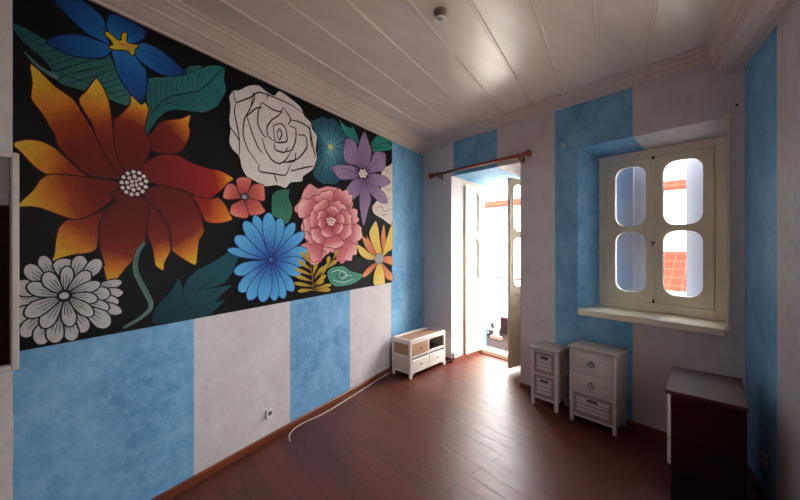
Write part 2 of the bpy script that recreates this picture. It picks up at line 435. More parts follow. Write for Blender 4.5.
MURAL = [
 ('painted_leaf', 'dark teal painted leaf with grid veins at the top left of the mural', [
  ('p',[(-4.2661,2.7143),(-4.2054,2.7063),(-4.1464,2.6912),(-4.042,2.6911),(-3.9266,2.7713),(-3.8853,2.7397),(-3.857,2.6746),(-3.8207,2.6196),(-3.7832,2.5539),(-3.7908,2.4795),(-3.8354,2.4732),(-3.8783,2.48),(-3.8854,2.4801),(-3.9921,2.4891),(-4.0838,2.4863),(-4.1184,2.5154),(-4.1297,2.557),(-4.1628,2.5958),(-4.2158,2.6307),(-4.2513,2.6715)],[(0,(30,82,82)),(1,(52,112,108))],(-4.2661,2.7143),(-3.7908,2.4795),0,None),
  ('p',[(-4.2286,2.5988),(-4.2106,2.5851),(-4.1736,2.5532),(-4.1408,2.5369),(-4.1012,2.5263),(-4.107,2.5045),(-4.1519,2.5208),(-4.1949,2.5513)],[(0,(70,110,110)),(1,(90,125,120))],(-4.2286,2.5988),(-4.1012,2.5263),0,None),
  ('l',[(-4.2286,2.6648),(-4.1949,2.708)],0.0032,(8,32,38)),
  ('l',[(-4.2054,2.6469),(-4.1573,2.6971)],0.0033,(8,32,38)),
  ('l',[(-4.1843,2.637),(-4.1353,2.6852)],0.0033,(8,32,38)),
  ('l',[(-4.1682,2.6047),(-4.0954,2.6696)],0.0034,(8,32,38)),
  ('l',[(-4.1491,2.5792),(-4.0541,2.6614)],0.0035,(8,32,38)),
  ('l',[(-4.1297,2.5647),(-4.0111,2.6692)],0.0036,(8,32,38)),
  ('l',[(-4.107,2.5435),(-3.9533,2.6832)],0.0038,(8,32,38)),
  ('l',[(-4.0661,2.5527),(-3.8642,2.6888)],0.0039,(8,32,38)),
  ('l',[(-4.1184,2.5387),(-4.0048,2.6353),(-3.8642,2.7322)],0.0036,(8,32,38)),
  ('l',[(-4.0954,2.517),(-3.9921,2.5999),(-3.8642,2.6888)],0.0037,(8,32,38)),
  ('l',[(-4.0779,2.4925),(-3.9533,2.583),(-3.8571,2.6659)],0.0037,(8,32,38)),
  ('l',[(-3.9921,2.5014),(-3.8993,2.5709),(-3.8354,2.6224)],0.0039,(8,32,38)),
  ('l',[(-3.9266,2.5179),(-3.8133,2.6048)],0.0041,(8,32,38)),
  ('l',[(-3.8993,2.5025),(-3.7908,2.5779)],0.0041,(8,32,38)),
  ('l',[(-3.8713,2.4868),(-3.7908,2.5466)],0.0041,(8,32,38)),
  ('l',[(-4.2612,2.7061),(-4.2106,2.6332),(-4.1408,2.5599),(-4.042,2.5387),(-3.9266,2.5348),(-3.7984,2.4948)],0.0035,(8,32,38))]),
 ('painted_leaf', 'teal painted leaf with dark midrib beside the blue lily', [
  ('p',[(-3.4745,2.8142),(-3.4354,2.8666),(-3.3536,2.9022),(-3.3951,2.8478),(-3.4453,2.8062)],[(0,(30,82,82)),(1,(52,112,108))],(-3.4745,2.8142),(-3.3536,2.9022),0,None),
  ('p',[(-3.6883,2.6541),(-3.68,2.6854),(-3.5946,2.7249),(-3.4745,2.789),(-3.3848,2.8573),(-3.3109,2.9208),(-3.2443,2.9526),(-3.1858,2.9573),(-3.192,2.8714),(-3.1771,2.7939),(-3.2459,2.6572),(-3.3281,2.5884),(-3.3324,2.5821),(-3.4354,2.5592),(-3.5313,2.538),(-3.5946,2.4978),(-3.638,2.4364),(-3.6801,2.3582),(-3.6965,2.335),(-3.7046,2.3791),(-3.6883,2.4398),(-3.6801,2.4891),(-3.6965,2.5487)],[(0,(28,86,86)),(0.6,(45,112,112)),(1,(40,120,120))],(-3.6965,2.335),(-3.1826,2.9467),0,None),
  ('l',[(-3.6801,2.4517),(-3.6208,2.5468),(-3.5588,2.6122),(-3.4745,2.6627),(-3.3745,2.7204),(-3.289,2.8224),(-3.2215,2.9265),(-3.1905,2.9508)],0.0076,(8,32,38)),
  ('l',[(-3.6634,2.4616),(-3.6801,2.5826),(-3.6718,2.6607)],0.003,(8,32,38)),
  ('l',[(-3.6208,2.5372),(-3.5588,2.5681),(-3.4937,2.5603)],0.0031,(8,32,38)),
  ('l',[(-3.6355,2.4885),(-3.6499,2.6059),(-3.6406,2.682)],0.003,(8,32,38)),
  ('l',[(-3.5911,2.5619),(-3.5285,2.5844),(-3.4658,2.5716)],0.0032,(8,32,38)),
  ('l',[(-3.6069,2.516),(-3.6191,2.6297),(-3.6086,2.7038)],0.003,(8,32,38)),
  ('l',[(-3.5606,2.5871),(-3.4975,2.6011),(-3.4374,2.5832)],0.0032,(8,32,38)),
  ('l',[(-3.5777,2.5636),(-3.5875,2.6542),(-3.5759,2.7262)],0.0031,(8,32,38)),
  ('l',[(-3.5294,2.6128),(-3.4658,2.6182),(-3.4083,2.5949)],0.0033,(8,32,38)),
  ('l',[(-3.5479,2.5925),(-3.5551,2.6792),(-3.5423,2.7492)],0.0031,(8,32,38)),
  ('l',[(-3.4975,2.6392),(-3.4334,2.6357),(-3.3786,2.6069)],0.0034,(8,32,38)),
  ('l',[(-3.5173,2.6221),(-3.522,2.7049),(-3.5079,2.7727)],0.0032,(8,32,38)),
  ('l',[(-3.4649,2.6662),(-3.4002,2.6537),(-3.3483,2.6192)],0.0034,(8,32,38)),
  ('l',[(-3.4861,2.6524),(-3.488,2.7311),(-3.4726,2.7969)],0.0033,(8,32,38)),
  ('l',[(-3.4314,2.6939),(-3.3662,2.672),(-3.3174,2.6317)],0.0035,(8,32,38)),
  ('l',[(-3.4541,2.6834),(-3.4531,2.7581),(-3.4364,2.8216)],0.0033,(8,32,38)),
  ('l',[(-3.3971,2.7223),(-3.3313,2.6908),(-3.2858,2.6445)],0.0036,(8,32,38)),
  ('l',[(-3.4214,2.7151),(-3.4174,2.7858),(-3.3991,2.8471)],0.0034,(8,32,38)),
  ('l',[(-3.362,2.7513),(-3.2956,2.7101),(-3.2534,2.6576)],0.0036,(8,32,38)),
  ('l',[(-3.3879,2.7476),(-3.3807,2.8141),(-3.3609,2.8732)],0.0035,(8,32,38)),
  ('l',[(-3.326,2.7811),(-3.2591,2.7298),(-3.2204,2.671)],0.0037,(8,32,38)),
  ('l',[(-3.3536,2.7809),(-3.343,2.8433),(-3.3217,2.9001)],0.0035,(8,32,38)),
  ('l',[(-3.289,2.8116),(-3.2216,2.75),(-3.1866,2.6847)],0.0037,(8,32,38))]),
 ('painted_flower', 'blue painted lily with a yellow and pink centre', [
  ('p',[(-4.1184,2.9104),(-4.0838,2.8759),(-4.0359,2.8389),(-3.9793,2.8034),(-3.8993,2.7931),(-3.8713,2.7895),(-3.8923,2.8222),(-3.8993,2.8872),(-3.913,2.9309),(-3.9533,2.9587),(-4.0048,2.9781),(-4.0541,2.9966),(-4.1012,2.9753)],[(0,(38,120,190)),(0.5,(22,88,158)),(1,(14,50,112))],(-3.8207,2.8228),(-4.0954,2.971),0,(8,22,66)),
  ('p',[(-4.1436,2.6849),(-4.1127,2.7274),(-4.0541,2.7668),(-3.9921,2.7887),(-3.9266,2.7924),(-3.8642,2.7912),(-3.8784,2.7516),(-3.913,2.7057),(-3.9729,2.6743),(-4.042,2.655),(-4.0954,2.6579),(-4.1408,2.6733)],[(0,(38,120,190)),(0.5,(22,88,158)),(1,(14,50,112))],(-3.8207,2.8228),(-4.1436,2.6773),0,(8,22,66)),
  ('p',[(-3.8992,2.8872),(-3.8958,2.9318),(-3.8853,2.9676),(-3.8426,2.9872),(-3.7679,2.9839),(-3.7046,2.9718),(-3.6965,2.9622),(-3.7127,2.9122),(-3.7601,2.8613),(-3.8354,2.8244),(-3.8713,2.8414)],[(0,(38,120,190)),(0.5,(22,88,158)),(1,(14,50,112))],(-3.8207,2.8228),(-3.7832,3.0025),0,(8,22,66)),
  ('p',[(-3.7717,2.8196),(-3.7524,2.8606),(-3.7127,2.8891),(-3.6465,2.8933),(-3.5768,2.8733),(-3.4937,2.8313),(-3.4648,2.7981),(-3.5497,2.7481),(-3.6208,2.7334),(-3.6883,2.7473),(-3.7287,2.7666),(-3.7445,2.7687),(-3.764,2.7961)],[(0,(38,120,190)),(0.5,(22,88,158)),(1,(14,50,112))],(-3.8207,2.8228),(-3.4648,2.7981),0,(8,22,66)),
  ('p',[(-3.8748,2.7619),(-3.8207,2.8051),(-3.7601,2.7934),(-3.7127,2.7368),(-3.7046,2.7496),(-3.6965,2.6973),(-3.6965,2.6044),(-3.7247,2.5065),(-3.7832,2.5494),(-3.828,2.6078),(-3.857,2.6746),(-3.8713,2.7376)],[(0,(38,120,190)),(0.5,(22,88,158)),(1,(14,50,112))],(-3.8207,2.8228),(-3.7247,2.5065),0,(8,22,66)),
  ('l',[(-3.8426,2.8384),(-4.042,2.9238)],0.0024,(14,62,128)),
  ('l',[(-3.857,2.8225),(-3.9793,2.9107)],0.0025,(14,62,128)),
  ('l',[(-3.8642,2.793),(-4.0954,2.697)],0.0023,(14,62,128)),
  ('l',[(-3.8642,2.7756),(-4.042,2.6831)],0.0024,(14,62,128)),
  ('l',[(-3.8207,2.8581),(-3.8207,2.973)],0.0027,(14,62,128)),
  ('l',[(-3.7908,2.8731),(-3.7601,2.9609)],0.0028,(14,62,128)),
  ('l',[(-3.7445,2.8416),(-3.5857,2.8401)],0.0031,(14,62,128)),
  ('l',[(-3.7445,2.8234),(-3.6034,2.7839)],0.0031,(14,62,128)),
  ('l',[(-3.8133,2.7732),(-3.7601,2.5986)],0.0028,(14,62,128)),
  ('l',[(-3.8354,2.7542),(-3.7983,2.6196)],0.0027,(14,62,128)),
  ('p',[(-3.9061,2.8579),(-3.8853,2.8644),(-3.8499,2.8435),(-3.8295,2.8467),(-3.828,2.8809),(-3.8133,2.9017),(-3.7983,2.9005),(-3.7998,2.8552),(-3.7832,2.85),(-3.7445,2.8598),(-3.7406,2.848),(-3.7563,2.8269),(-3.7601,2.7934),(-3.7794,2.78),(-3.7908,2.7971),(-3.8207,2.7919),(-3.857,2.7747),(-3.8853,2.7742),(-3.8818,2.7931),(-3.8677,2.7999),(-3.8783,2.8206),(-3.9027,2.8384)],[(0,(226,190,40)),(1,(215,170,40))],(-3.8207,2.8228),(-3.7445,2.8598),0,(60,40,10)),
  ('l',[(-3.8426,2.8296),(-3.828,2.8192),(-3.8133,2.8353),(-3.7908,2.8284),(-3.764,2.8341)],0.0071,(220,110,120)),
  ('l',[(-3.8354,2.82),(-3.8133,2.8175),(-3.7832,2.8096)],0.0054,(200,90,100))]),
 ('painted_flower', 'large red and orange painted flower with yellow petal tips and a white dotted centre', [
  ('p',[(-3.4324,2.5345),(-3.4937,2.4901),(-3.5768,2.4549),(-3.6295,2.4199),(-3.6718,2.3417),(-3.6883,2.3403),(-3.6634,2.2342),(-3.5946,2.2305),(-3.5127,2.2535),(-3.4746,2.2973),(-3.4453,2.3654),(-3.4354,2.4294),(-3.4453,2.4539)],[(0,(96,16,16)),(0.5,(120,28,18)),(0.75,(206,110,28)),(1,(230,180,50))],(-3.6801,2.2491),(-3.4324,2.5345),0,(58,8,8)),
  ('p',[(-4.2685,2.1363),(-4.2157,2.1663),(-4.1628,2.17),(-4.1127,2.1476),(-4.0541,2.0896),(-3.9793,2.0262),(-3.8281,2.0118),(-3.9533,2.0181),(-4.0541,2.0138),(-4.1463,2.006),(-4.1949,2.0425),(-4.2311,2.0906),(-4.2611,2.1237)],[(0,(88,18,14)),(0.42,(112,24,16)),(0.6,(150,56,20)),(0.74,(206,120,32)),(0.88,(222,166,44)),(1,(228,188,70))],(-3.764,2.0169),(-4.2685,2.1363),0,(58,8,8)),
  ('p',[(-4.2054,2.5429),(-4.1682,2.5215),(-4.1127,2.4673),(-4.042,2.4263),(-4.0048,2.3661),(-3.9598,2.2889),(-3.9333,2.2234),(-3.8993,2.1464),(-3.8281,2.0382),(-3.913,2.0246),(-3.9793,2.0304),(-4.042,2.084),(-4.1012,2.1581),(-4.1155,2.2168),(-4.1296,2.2412),(-4.1573,2.3019),(-4.1949,2.3572),(-4.2028,2.3842),(-4.1975,2.4532)],[(0,(88,18,14)),(0.42,(112,24,16)),(0.6,(150,56,20)),(0.74,(206,120,32)),(0.88,(222,166,44)),(1,(228,188,70))],(-3.764,2.0169),(-4.2054,2.5429),0,(58,8,8)),
  ('p',[(-3.7832,2.5404),(-3.7524,2.5244),(-3.7247,2.5047),(-3.7046,2.5273),(-3.6842,2.4877),(-3.6965,2.4187),(-3.7046,2.3421),(-3.6801,2.3052),(-3.6718,2.251),(-3.7127,2.1307),(-3.7524,2.0414),(-3.8133,2.0406),(-3.8499,2.122),(-3.8713,2.1783),(-3.8642,2.31),(-3.8642,2.3679),(-3.8207,2.4252),(-3.7832,2.4911)],[(0,(84,16,13)),(0.5,(106,20,16)),(0.68,(128,36,18)),(0.82,(200,108,30)),(0.93,(222,168,44)),(1,(226,180,60))],(-3.764,2.0169),(-3.7601,2.5488),0,(58,8,8)),
  ('p',[(-3.9447,2.5781),(-3.9062,2.5256),(-3.8854,2.4646),(-3.8713,2.3657),(-3.8642,2.2811),(-3.8606,2.2241),(-3.8427,2.1409),(-3.7832,2.0365),(-3.8281,2.0382),(-3.8993,2.1464),(-3.9333,2.2234),(-3.9467,2.2592),(-3.9664,2.3203),(-4.0142,2.4037),(-4.0173,2.4432),(-3.9858,2.4956)],[(0,(88,18,14)),(0.42,(112,24,16)),(0.6,(150,56,20)),(0.74,(206,120,32)),(0.88,(222,166,44)),(1,(228,188,70))],(-3.764,2.0169),(-3.9447,2.5781),0,(58,8,8)),
  ('p',[(-4.2462,1.8436),(-4.1949,1.9194),(-4.1682,1.9759),(-4.1352,2.0079),(-4.0541,2.0178),(-3.9533,2.0181),(-3.8281,2.0118),(-3.7832,1.9917),(-3.8281,1.9443),(-3.8713,1.9044),(-3.913,1.8575),(-3.9664,1.8071),(-4.0111,1.7837),(-4.0541,1.7851),(-4.1127,1.8086),(-4.1682,1.831),(-4.2053,1.8351),(-4.2512,1.8273)],[(0,(88,18,14)),(0.42,(112,24,16)),(0.6,(150,56,20)),(0.74,(206,120,32)),(0.88,(222,166,44)),(1,(228,188,70))],(-3.764,2.0169),(-4.2512,1.8288),0,(58,8,8)),
  ('p',[(-4.1012,1.7314),(-4.066,1.7804),(-4.0173,1.7833),(-3.9598,1.8117),(-3.8993,1.8502),(-3.8133,1.9461),(-3.7832,1.9318),(-3.8427,1.8725),(-3.9062,1.824),(-3.9333,1.7462),(-3.9333,1.6957),(-3.94,1.6284),(-3.9664,1.6038),(-4.0111,1.5966),(-4.0297,1.5949),(-4.0935,1.5756),(-4.1389,1.5465),(-4.138,1.5498),(-4.1183,1.5915),(-4.1127,1.6612)],[(0,(88,18,14)),(0.42,(112,24,16)),(0.6,(150,56,20)),(0.74,(206,120,32)),(0.88,(222,166,44)),(1,(228,188,70))],(-3.764,2.0169),(-4.1389,1.5465),0,(58,8,8)),
  ('p',[(-3.1143,2.1495),(-3.2216,2.1912),(-3.3001,2.19),(-3.4154,2.208),(-3.522,2.2415),(-3.6034,2.2285),(-3.6718,2.1854),(-3.7208,2.1291),(-3.7524,2.0414),(-3.6801,2.0341),(-3.6034,2.0263),(-3.4938,2.0169),(-3.4154,1.9913),(-3.3537,1.9566),(-3.311,1.9664),(-3.2216,2.0368),(-3.1669,2.0999)],[(0,(96,14,16)),(0.55,(136,24,26)),(0.78,(160,34,20)),(0.9,(220,110,30)),(1,(236,186,50))],(-3.764,2.0169),(-3.1102,2.1501),0,(58,8,8)),
  ('p',[(-3.1234,1.8352),(-3.1461,1.8814),(-3.1796,1.9415),(-3.2338,1.9927),(-3.2964,1.9755),(-3.3951,1.9833),(-3.4938,2.0119),(-3.4354,1.9718),(-3.3951,1.9452),(-3.3537,1.8546),(-3.3325,1.8136),(-3.2892,1.7999),(-3.2217,1.8033),(-3.255,1.7969),(-3.1906,1.8104)],[(0,(110,16,16)),(0.6,(150,34,22)),(0.85,(216,110,36)),(1,(226,150,50))],(-3.6209,2.0143),(-3.1234,1.8352),0,(58,8,8)),
  ('p',[(-3.5543,1.6246),(-3.5588,1.7128),(-3.5769,1.7805),(-3.6209,1.8548),(-3.6718,1.9071),(-3.7367,1.9799),(-3.6034,2.0263),(-3.4938,2.0119),(-3.4154,1.981),(-3.4154,1.9534),(-3.3746,1.895),(-3.3431,1.7707),(-3.3431,1.7284),(-3.3746,1.6752),(-3.3849,1.5917),(-3.4003,1.5038),(-3.4938,1.5588),(-3.5497,1.6049)],[(0,(84,16,13)),(0.5,(106,20,16)),(0.68,(128,36,18)),(0.82,(200,108,30)),(0.93,(222,168,44)),(1,(226,180,60))],(-3.764,2.0169),(-3.4054,1.4989),0,(58,8,8)),
  ('p',[(-3.6924,1.7004),(-3.6965,1.7839),(-3.6842,1.8872),(-3.7602,1.9949),(-3.6718,1.9071),(-3.6209,1.8453),(-3.5679,1.7419),(-3.5589,1.6247),(-3.5634,1.5954),(-3.5947,1.5284),(-3.5991,1.4852),(-3.6122,1.4832),(-3.6466,1.5119),(-3.6551,1.5501),(-3.6676,1.6351)],[(0,(84,16,13)),(0.5,(106,20,16)),(0.68,(128,36,18)),(0.82,(200,108,30)),(0.93,(222,168,44)),(1,(226,180,60))],(-3.764,2.0169),(-3.6122,1.4832),0,(58,8,8)),
  ('p',[(-3.8807,1.3982),(-3.8993,1.4457),(-3.9175,1.5491),(-3.9062,1.5259),(-3.9266,1.6198),(-3.9333,1.7462),(-3.9062,1.824),(-3.8427,1.8988),(-3.8854,1.9431),(-3.7832,1.9827),(-3.6842,1.8965),(-3.6924,1.7841),(-3.7047,1.6631),(-3.7679,1.5545),(-3.8034,1.5084),(-3.8427,1.4524)],[(0,(84,16,13)),(0.5,(106,20,16)),(0.68,(128,36,18)),(0.82,(200,108,30)),(0.93,(222,168,44)),(1,(226,180,60))],(-3.764,2.0169),(-3.8807,1.3982),0,(58,8,8)),
  ('d',(-3.7023,2.0042),0.015,0.0149,(214,196,190),(40,10,10)),
  ('d',(-3.7191,1.9737),0.0148,0.0148,(214,196,190),(40,10,10)),
  ('d',(-3.746,1.9537),0.0146,0.0146,(214,196,190),(40,10,10)),
  ('d',(-3.7764,1.9486),0.0142,0.0144,(214,196,190),(40,10,10)),
  ('d',(-3.8033,1.959),0.0139,0.0143,(214,196,190),(40,10,10)),
  ('d',(-3.8209,1.9822),0.0136,0.014,(214,196,190),(40,10,10)),
  ('d',(-3.8257,2.0129),0.0136,0.0142,(214,196,190),(40,10,10)),
  ('d',(-3.8166,2.0446),0.0136,0.0142,(214,196,190),(40,10,10)),
  ('d',(-3.7955,2.0704),0.0139,0.0143,(214,196,190),(40,10,10)),
  ('d',(-3.7668,2.0846),0.0142,0.0144,(214,196,190),(40,10,10)),
  ('d',(-3.7368,2.0834),0.0146,0.0146,(214,196,190),(40,10,10)),
  ('d',(-3.7124,2.0666),0.015,0.0148,(214,196,190),(40,10,10)),
  ('d',(-3.6999,2.0379),0.0151,0.0149,(214,196,190),(40,10,10)),
  ('d',(-3.7876,2.0438),0.014,0.0144,(214,196,190),(40,10,10)),
  ('d',(-3.7607,2.0572),0.0143,0.0145,(214,196,190),(40,10,10)),
  ('d',(-3.7352,2.0471),0.0147,0.0146,(214,196,190),(40,10,10)),
  ('d',(-3.7265,2.0188),0.0147,0.0146,(214,196,190),(40,10,10)),
  ('d',(-3.74,1.9895),0.0146,0.0146,(214,196,190),(40,10,10)),
  ('d',(-3.7674,1.9767),0.0143,0.0144,(214,196,190),(40,10,10)),
  ('d',(-3.7922,1.9875),0.014,0.0143,(214,196,190),(40,10,10)),
  ('d',(-3.8005,2.0151),0.014,0.0142,(214,196,190),(40,10,10)),
  ('d',(-3.7548,2.0296),0.0144,0.0145,(214,196,190),(40,10,10)),
  ('d',(-3.7535,2.0086),0.0144,0.0145,(214,196,190),(40,10,10)),
  ('d',(-3.7732,2.0044),0.0142,0.0144,(214,196,190),(40,10,10)),
  ('d',(-3.7744,2.0252),0.0142,0.0144,(214,196,190),(40,10,10))]),
 ('painted_stem', 'grey green painted stem curving below the red flower', [
  ('l',[(-3.7087,1.6585),(-3.7383,1.6142),(-3.7571,1.5384),(-3.7524,1.4728),(-3.7144,1.3816),(-3.6752,1.2875),(-3.6792,1.2432),(-3.7336,1.197),(-3.8163,1.1568)],0.0289,(92,118,108)),
  ('l',[(-3.7355,1.6142),(-3.7543,1.5383),(-3.7468,1.4724),(-3.7086,1.3809),(-3.6712,1.2869)],0.0045,(60,84,78))]),
 ('painted_leaf', 'dark teal painted leaf with jagged edge above the white stripe', [
  ('p',[(-3.6551,1.1488),(-3.6551,1.228),(-3.6036,1.3004),(-3.5499,1.3522),(-3.5109,1.4256),(-3.4825,1.3507),(-3.4592,1.403),(-3.3871,1.4716),(-3.285,1.5169),(-3.1752,1.5791),(-3.0948,1.6323),(-3.0752,1.5767),(-3.0873,1.5217),(-3.1319,1.4282),(-3.1894,1.3655),(-3.2982,1.3306),(-3.1319,1.3397),(-3.2034,1.287),(-3.2583,1.2282),(-3.1894,1.2318),(-3.2583,1.176),(-3.3112,1.1395),(-3.4116,1.1323)],[(0,(12,46,52)),(0.5,(20,72,80)),(1,(24,84,90))],(-3.6551,1.1488),(-3.0873,1.6047),0,None),
  ('l',[(-3.645,1.1582),(-3.5278,1.2071),(-3.4116,1.2872),(-3.285,1.4004),(-3.1172,1.5777)],0.0061,(10,40,48)),
  ('l',[(-3.4825,1.3507),(-3.4709,1.2584),(-3.4592,1.2324)],0.0046,(10,40,48)),
  ('l',[(-3.4592,1.3482),(-3.3112,1.3359),(-3.2583,1.3393)],0.005,(10,40,48)),
  ('l',[(-3.5166,1.2113),(-3.4116,1.2128),(-3.2583,1.2282)],0.0047,(10,40,48))]),
 ('painted_flower', 'white painted daisy with black outlined petals at the lower left of the mural', [
  ('p',[(-4.1474,1.386),(-4.1726,1.3975),(-4.2034,1.4128),(-4.2329,1.4206),(-4.2527,1.4119),(-4.2619,1.3972),(-4.2644,1.3818),(-4.2602,1.3663),(-4.2492,1.3513),(-4.2283,1.342),(-4.1996,1.3491),(-4.1706,1.3636),(-4.1467,1.3745)],[(0,(96,94,96)),(0.35,(182,178,178)),(1,(204,199,198))],(-4.147,1.3803),(-4.2644,1.3818),0,(22,20,22)),
  ('l',[(-4.1688,1.3741),(-4.2065,1.3651),(-4.2205,1.3654)],0.0035,(70,66,68)),
  ('l',[(-4.1692,1.3806),(-4.2074,1.381),(-4.2329,1.3814)],0.0035,(70,66,68)),
  ('l',[(-4.1696,1.387),(-4.2083,1.3969),(-4.2223,1.397)],0.0035,(70,66,68)),
  ('p',[(-4.1436,1.4111),(-4.1656,1.4324),(-4.1923,1.4597),(-4.2193,1.4786),(-4.2404,1.4764),(-4.2523,1.464),(-4.2578,1.4483),(-4.2568,1.4303),(-4.2493,1.4105),(-4.2309,1.3933),(-4.2018,1.3905),(-4.1707,1.3956),(-4.1453,1.3987)],[(0,(96,94,96)),(0.35,(182,178,178)),(1,(204,199,198))],(-4.1445,1.4049),(-4.2578,1.4483),0,(22,20,22)),
  ('l',[(-4.1668,1.4061),(-4.2051,1.41),(-4.2185,1.4153)],0.0035,(70,66,68)),
  ('l',[(-4.1658,1.4131),(-4.2027,1.4272),(-4.2273,1.4367)],0.0035,(70,66,68)),
  ('l',[(-4.1648,1.4201),(-4.2003,1.4445),(-4.2139,1.4496)],0.0035,(70,66,68)),
  ('p',[(-4.1466,1.3507),(-4.1744,1.3507),(-4.2086,1.3522),(-4.2392,1.3457),(-4.2557,1.3254),(-4.2601,1.3036),(-4.2578,1.2845),(-4.249,1.2686),(-4.2339,1.2568),(-4.2108,1.2571),(-4.1853,1.2805),(-4.1618,1.3127),(-4.1423,1.3378)],[(0,(96,94,96)),(0.35,(182,178,178)),(1,(204,199,198))],(-4.1445,1.3443),(-4.2578,1.2845),0,(22,20,22)),
  ('l',[(-4.1634,1.3257),(-4.1969,1.2956),(-4.2105,1.2886)],0.0035,(70,66,68)),
  ('l',[(-4.1658,1.333),(-4.2027,1.3135),(-4.2273,1.3005)],0.0035,(70,66,68)),
  ('l',[(-4.1682,1.3402),(-4.2085,1.3314),(-4.2219,1.3241)],0.0035,(70,66,68)),
  ('p',[(-4.1069,1.4578),(-4.112,1.4905),(-4.1175,1.5318),(-4.1274,1.5694),(-4.1431,1.5893),(-4.1572,1.594),(-4.1682,1.5903),(-4.1757,1.5789),(-4.1794,1.56),(-4.1744,1.5322),(-4.1557,1.5024),(-4.1323,1.4753),(-4.1138,1.4528)],[(0,(96,94,96)),(0.35,(182,178,178)),(1,(204,199,198))],(-4.1104,1.4553),(-4.1682,1.5903),0,(22,20,22)),
  ('l',[(-4.1249,1.4773),(-4.1491,1.5164),(-4.156,1.5325)],0.0035,(70,66,68)),
  ('l',[(-4.121,1.4801),(-4.1397,1.5237),(-4.1523,1.5533)],0.0035,(70,66,68)),
  ('l',[(-4.1171,1.483),(-4.1301,1.5311),(-4.1371,1.5473)],0.0035,(70,66,68)),
  ('p',[(-4.1289,1.4432),(-4.143,1.4738),(-4.1598,1.5124),(-4.1796,1.5444),(-4.2,1.5549),(-4.2147,1.5512),(-4.2243,1.541),(-4.2284,1.525),(-4.227,1.5038),(-4.2147,1.4786),(-4.1885,1.4595),(-4.1584,1.4459),(-4.1341,1.4339)],[(0,(96,94,96)),(0.35,(182,178,178)),(1,(204,199,198))],(-4.1315,1.4386),(-4.2243,1.541),0,(22,20,22)),
  ('l',[(-4.1517,1.4524),(-4.186,1.4778),(-4.197,1.49)],0.0035,(70,66,68)),
  ('l',[(-4.1488,1.4577),(-4.1789,1.4909),(-4.1991,1.5132)],0.0035,(70,66,68)),
  ('l',[(-4.1459,1.463),(-4.1717,1.5042),(-4.1829,1.5164)],0.0035,(70,66,68)),
  ('p',[(-4.0713,1.448),(-4.0579,1.4727),(-4.0395,1.5039),(-4.0297,1.5361),(-4.0405,1.5602),(-4.0589,1.5726),(-4.0779,1.5771),(-4.0966,1.574),(-4.114,1.5632),(-4.124,1.541),(-4.1149,1.5089),(-4.0975,1.4759),(-4.0844,1.4492)],[(0,(96,94,96)),(0.35,(182,178,178)),(1,(204,199,198))],(-4.0779,1.4486),(-4.0779,1.5771),0,(22,20,22)),
  ('l',[(-4.0854,1.4724),(-4.0966,1.5141),(-4.0966,1.5294)],0.0035,(70,66,68)),
  ('l',[(-4.0779,1.4717),(-4.0779,1.5129),(-4.0779,1.5412)],0.0035,(70,66,68)),
  ('l',[(-4.0703,1.4711),(-4.0589,1.5117),(-4.0589,1.5272)],0.0035,(70,66,68)),
  ('p',[(-4.0471,1.4467),(-4.0283,1.4671),(-4.0034,1.4924),(-3.9838,1.5223),(-3.9815,1.5521),(-3.9892,1.5728),(-4.0006,1.5854),(-4.015,1.5896),(-4.0316,1.5851),(-4.0475,1.5652),(-4.0537,1.5273),(-4.0544,1.4857),(-4.0557,1.453)],[(0,(96,94,96)),(0.35,(182,178,178)),(1,(204,199,198))],(-4.0514,1.4498),(-4.0006,1.5854),0,(22,20,22)),
  ('l',[(-4.0474,1.4773),(-4.0389,1.5255),(-4.0328,1.5417)],0.0035,(70,66,68)),
  ('l',[(-4.0425,1.4738),(-4.0263,1.5168),(-4.0151,1.5468)],0.0035,(70,66,68)),
  ('l',[(-4.0375,1.4702),(-4.0136,1.5081),(-4.0074,1.5245)],0.0035,(70,66,68)),
  ('p',[(-4.0228,1.4356),(-3.9966,1.45),(-3.9623,1.4676),(-3.9311,1.4915),(-3.9168,1.5208),(-3.9159,1.5441),(-3.9221,1.5605),(-3.9346,1.5693),(-3.953,1.5697),(-3.9768,1.5542),(-3.998,1.5177),(-4.0149,1.4762),(-4.0288,1.4443)],[(0,(96,94,96)),(0.35,(182,178,178)),(1,(204,199,198))],(-4.0258,1.4399),(-3.9221,1.5605),0,(22,20,22)),
  ('l',[(-4.0113,1.4658),(-3.984,1.5113),(-3.9716,1.5259)],0.0035,(70,66,68)),
  ('l',[(-4.0078,1.4608),(-3.9751,1.4988),(-3.9521,1.5256)],0.0035,(70,66,68)),
  ('l',[(-4.0043,1.4558),(-3.9661,1.4863),(-3.9535,1.5008)],0.0035,(70,66,68)),
  ('p',[(-3.9944,1.3919),(-3.9605,1.3905),(-3.9166,1.3879),(-3.8719,1.3904),(-3.8408,1.4027),(-3.8264,1.4169),(-3.8232,1.4296),(-3.831,1.4401),(-3.8496,1.4477),(-3.8829,1.4473),(-3.9251,1.4327),(-3.9648,1.4136),(-3.9958,1.3995)],[(0,(96,94,96)),(0.35,(182,178,178)),(1,(204,199,198))],(-3.9951,1.3957),(-3.8232,1.4296),0,(22,20,22)),
  ('l',[(-3.9668,1.4058),(-3.9144,1.4233),(-3.8937,1.4275)],0.0035,(70,66,68)),
  ('l',[(-3.966,1.4015),(-3.9123,1.412),(-3.8739,1.4196)],0.0035,(70,66,68)),
  ('l',[(-3.9652,1.3971),(-3.9102,1.4008),(-3.8893,1.4048)],0.0035,(70,66,68)),
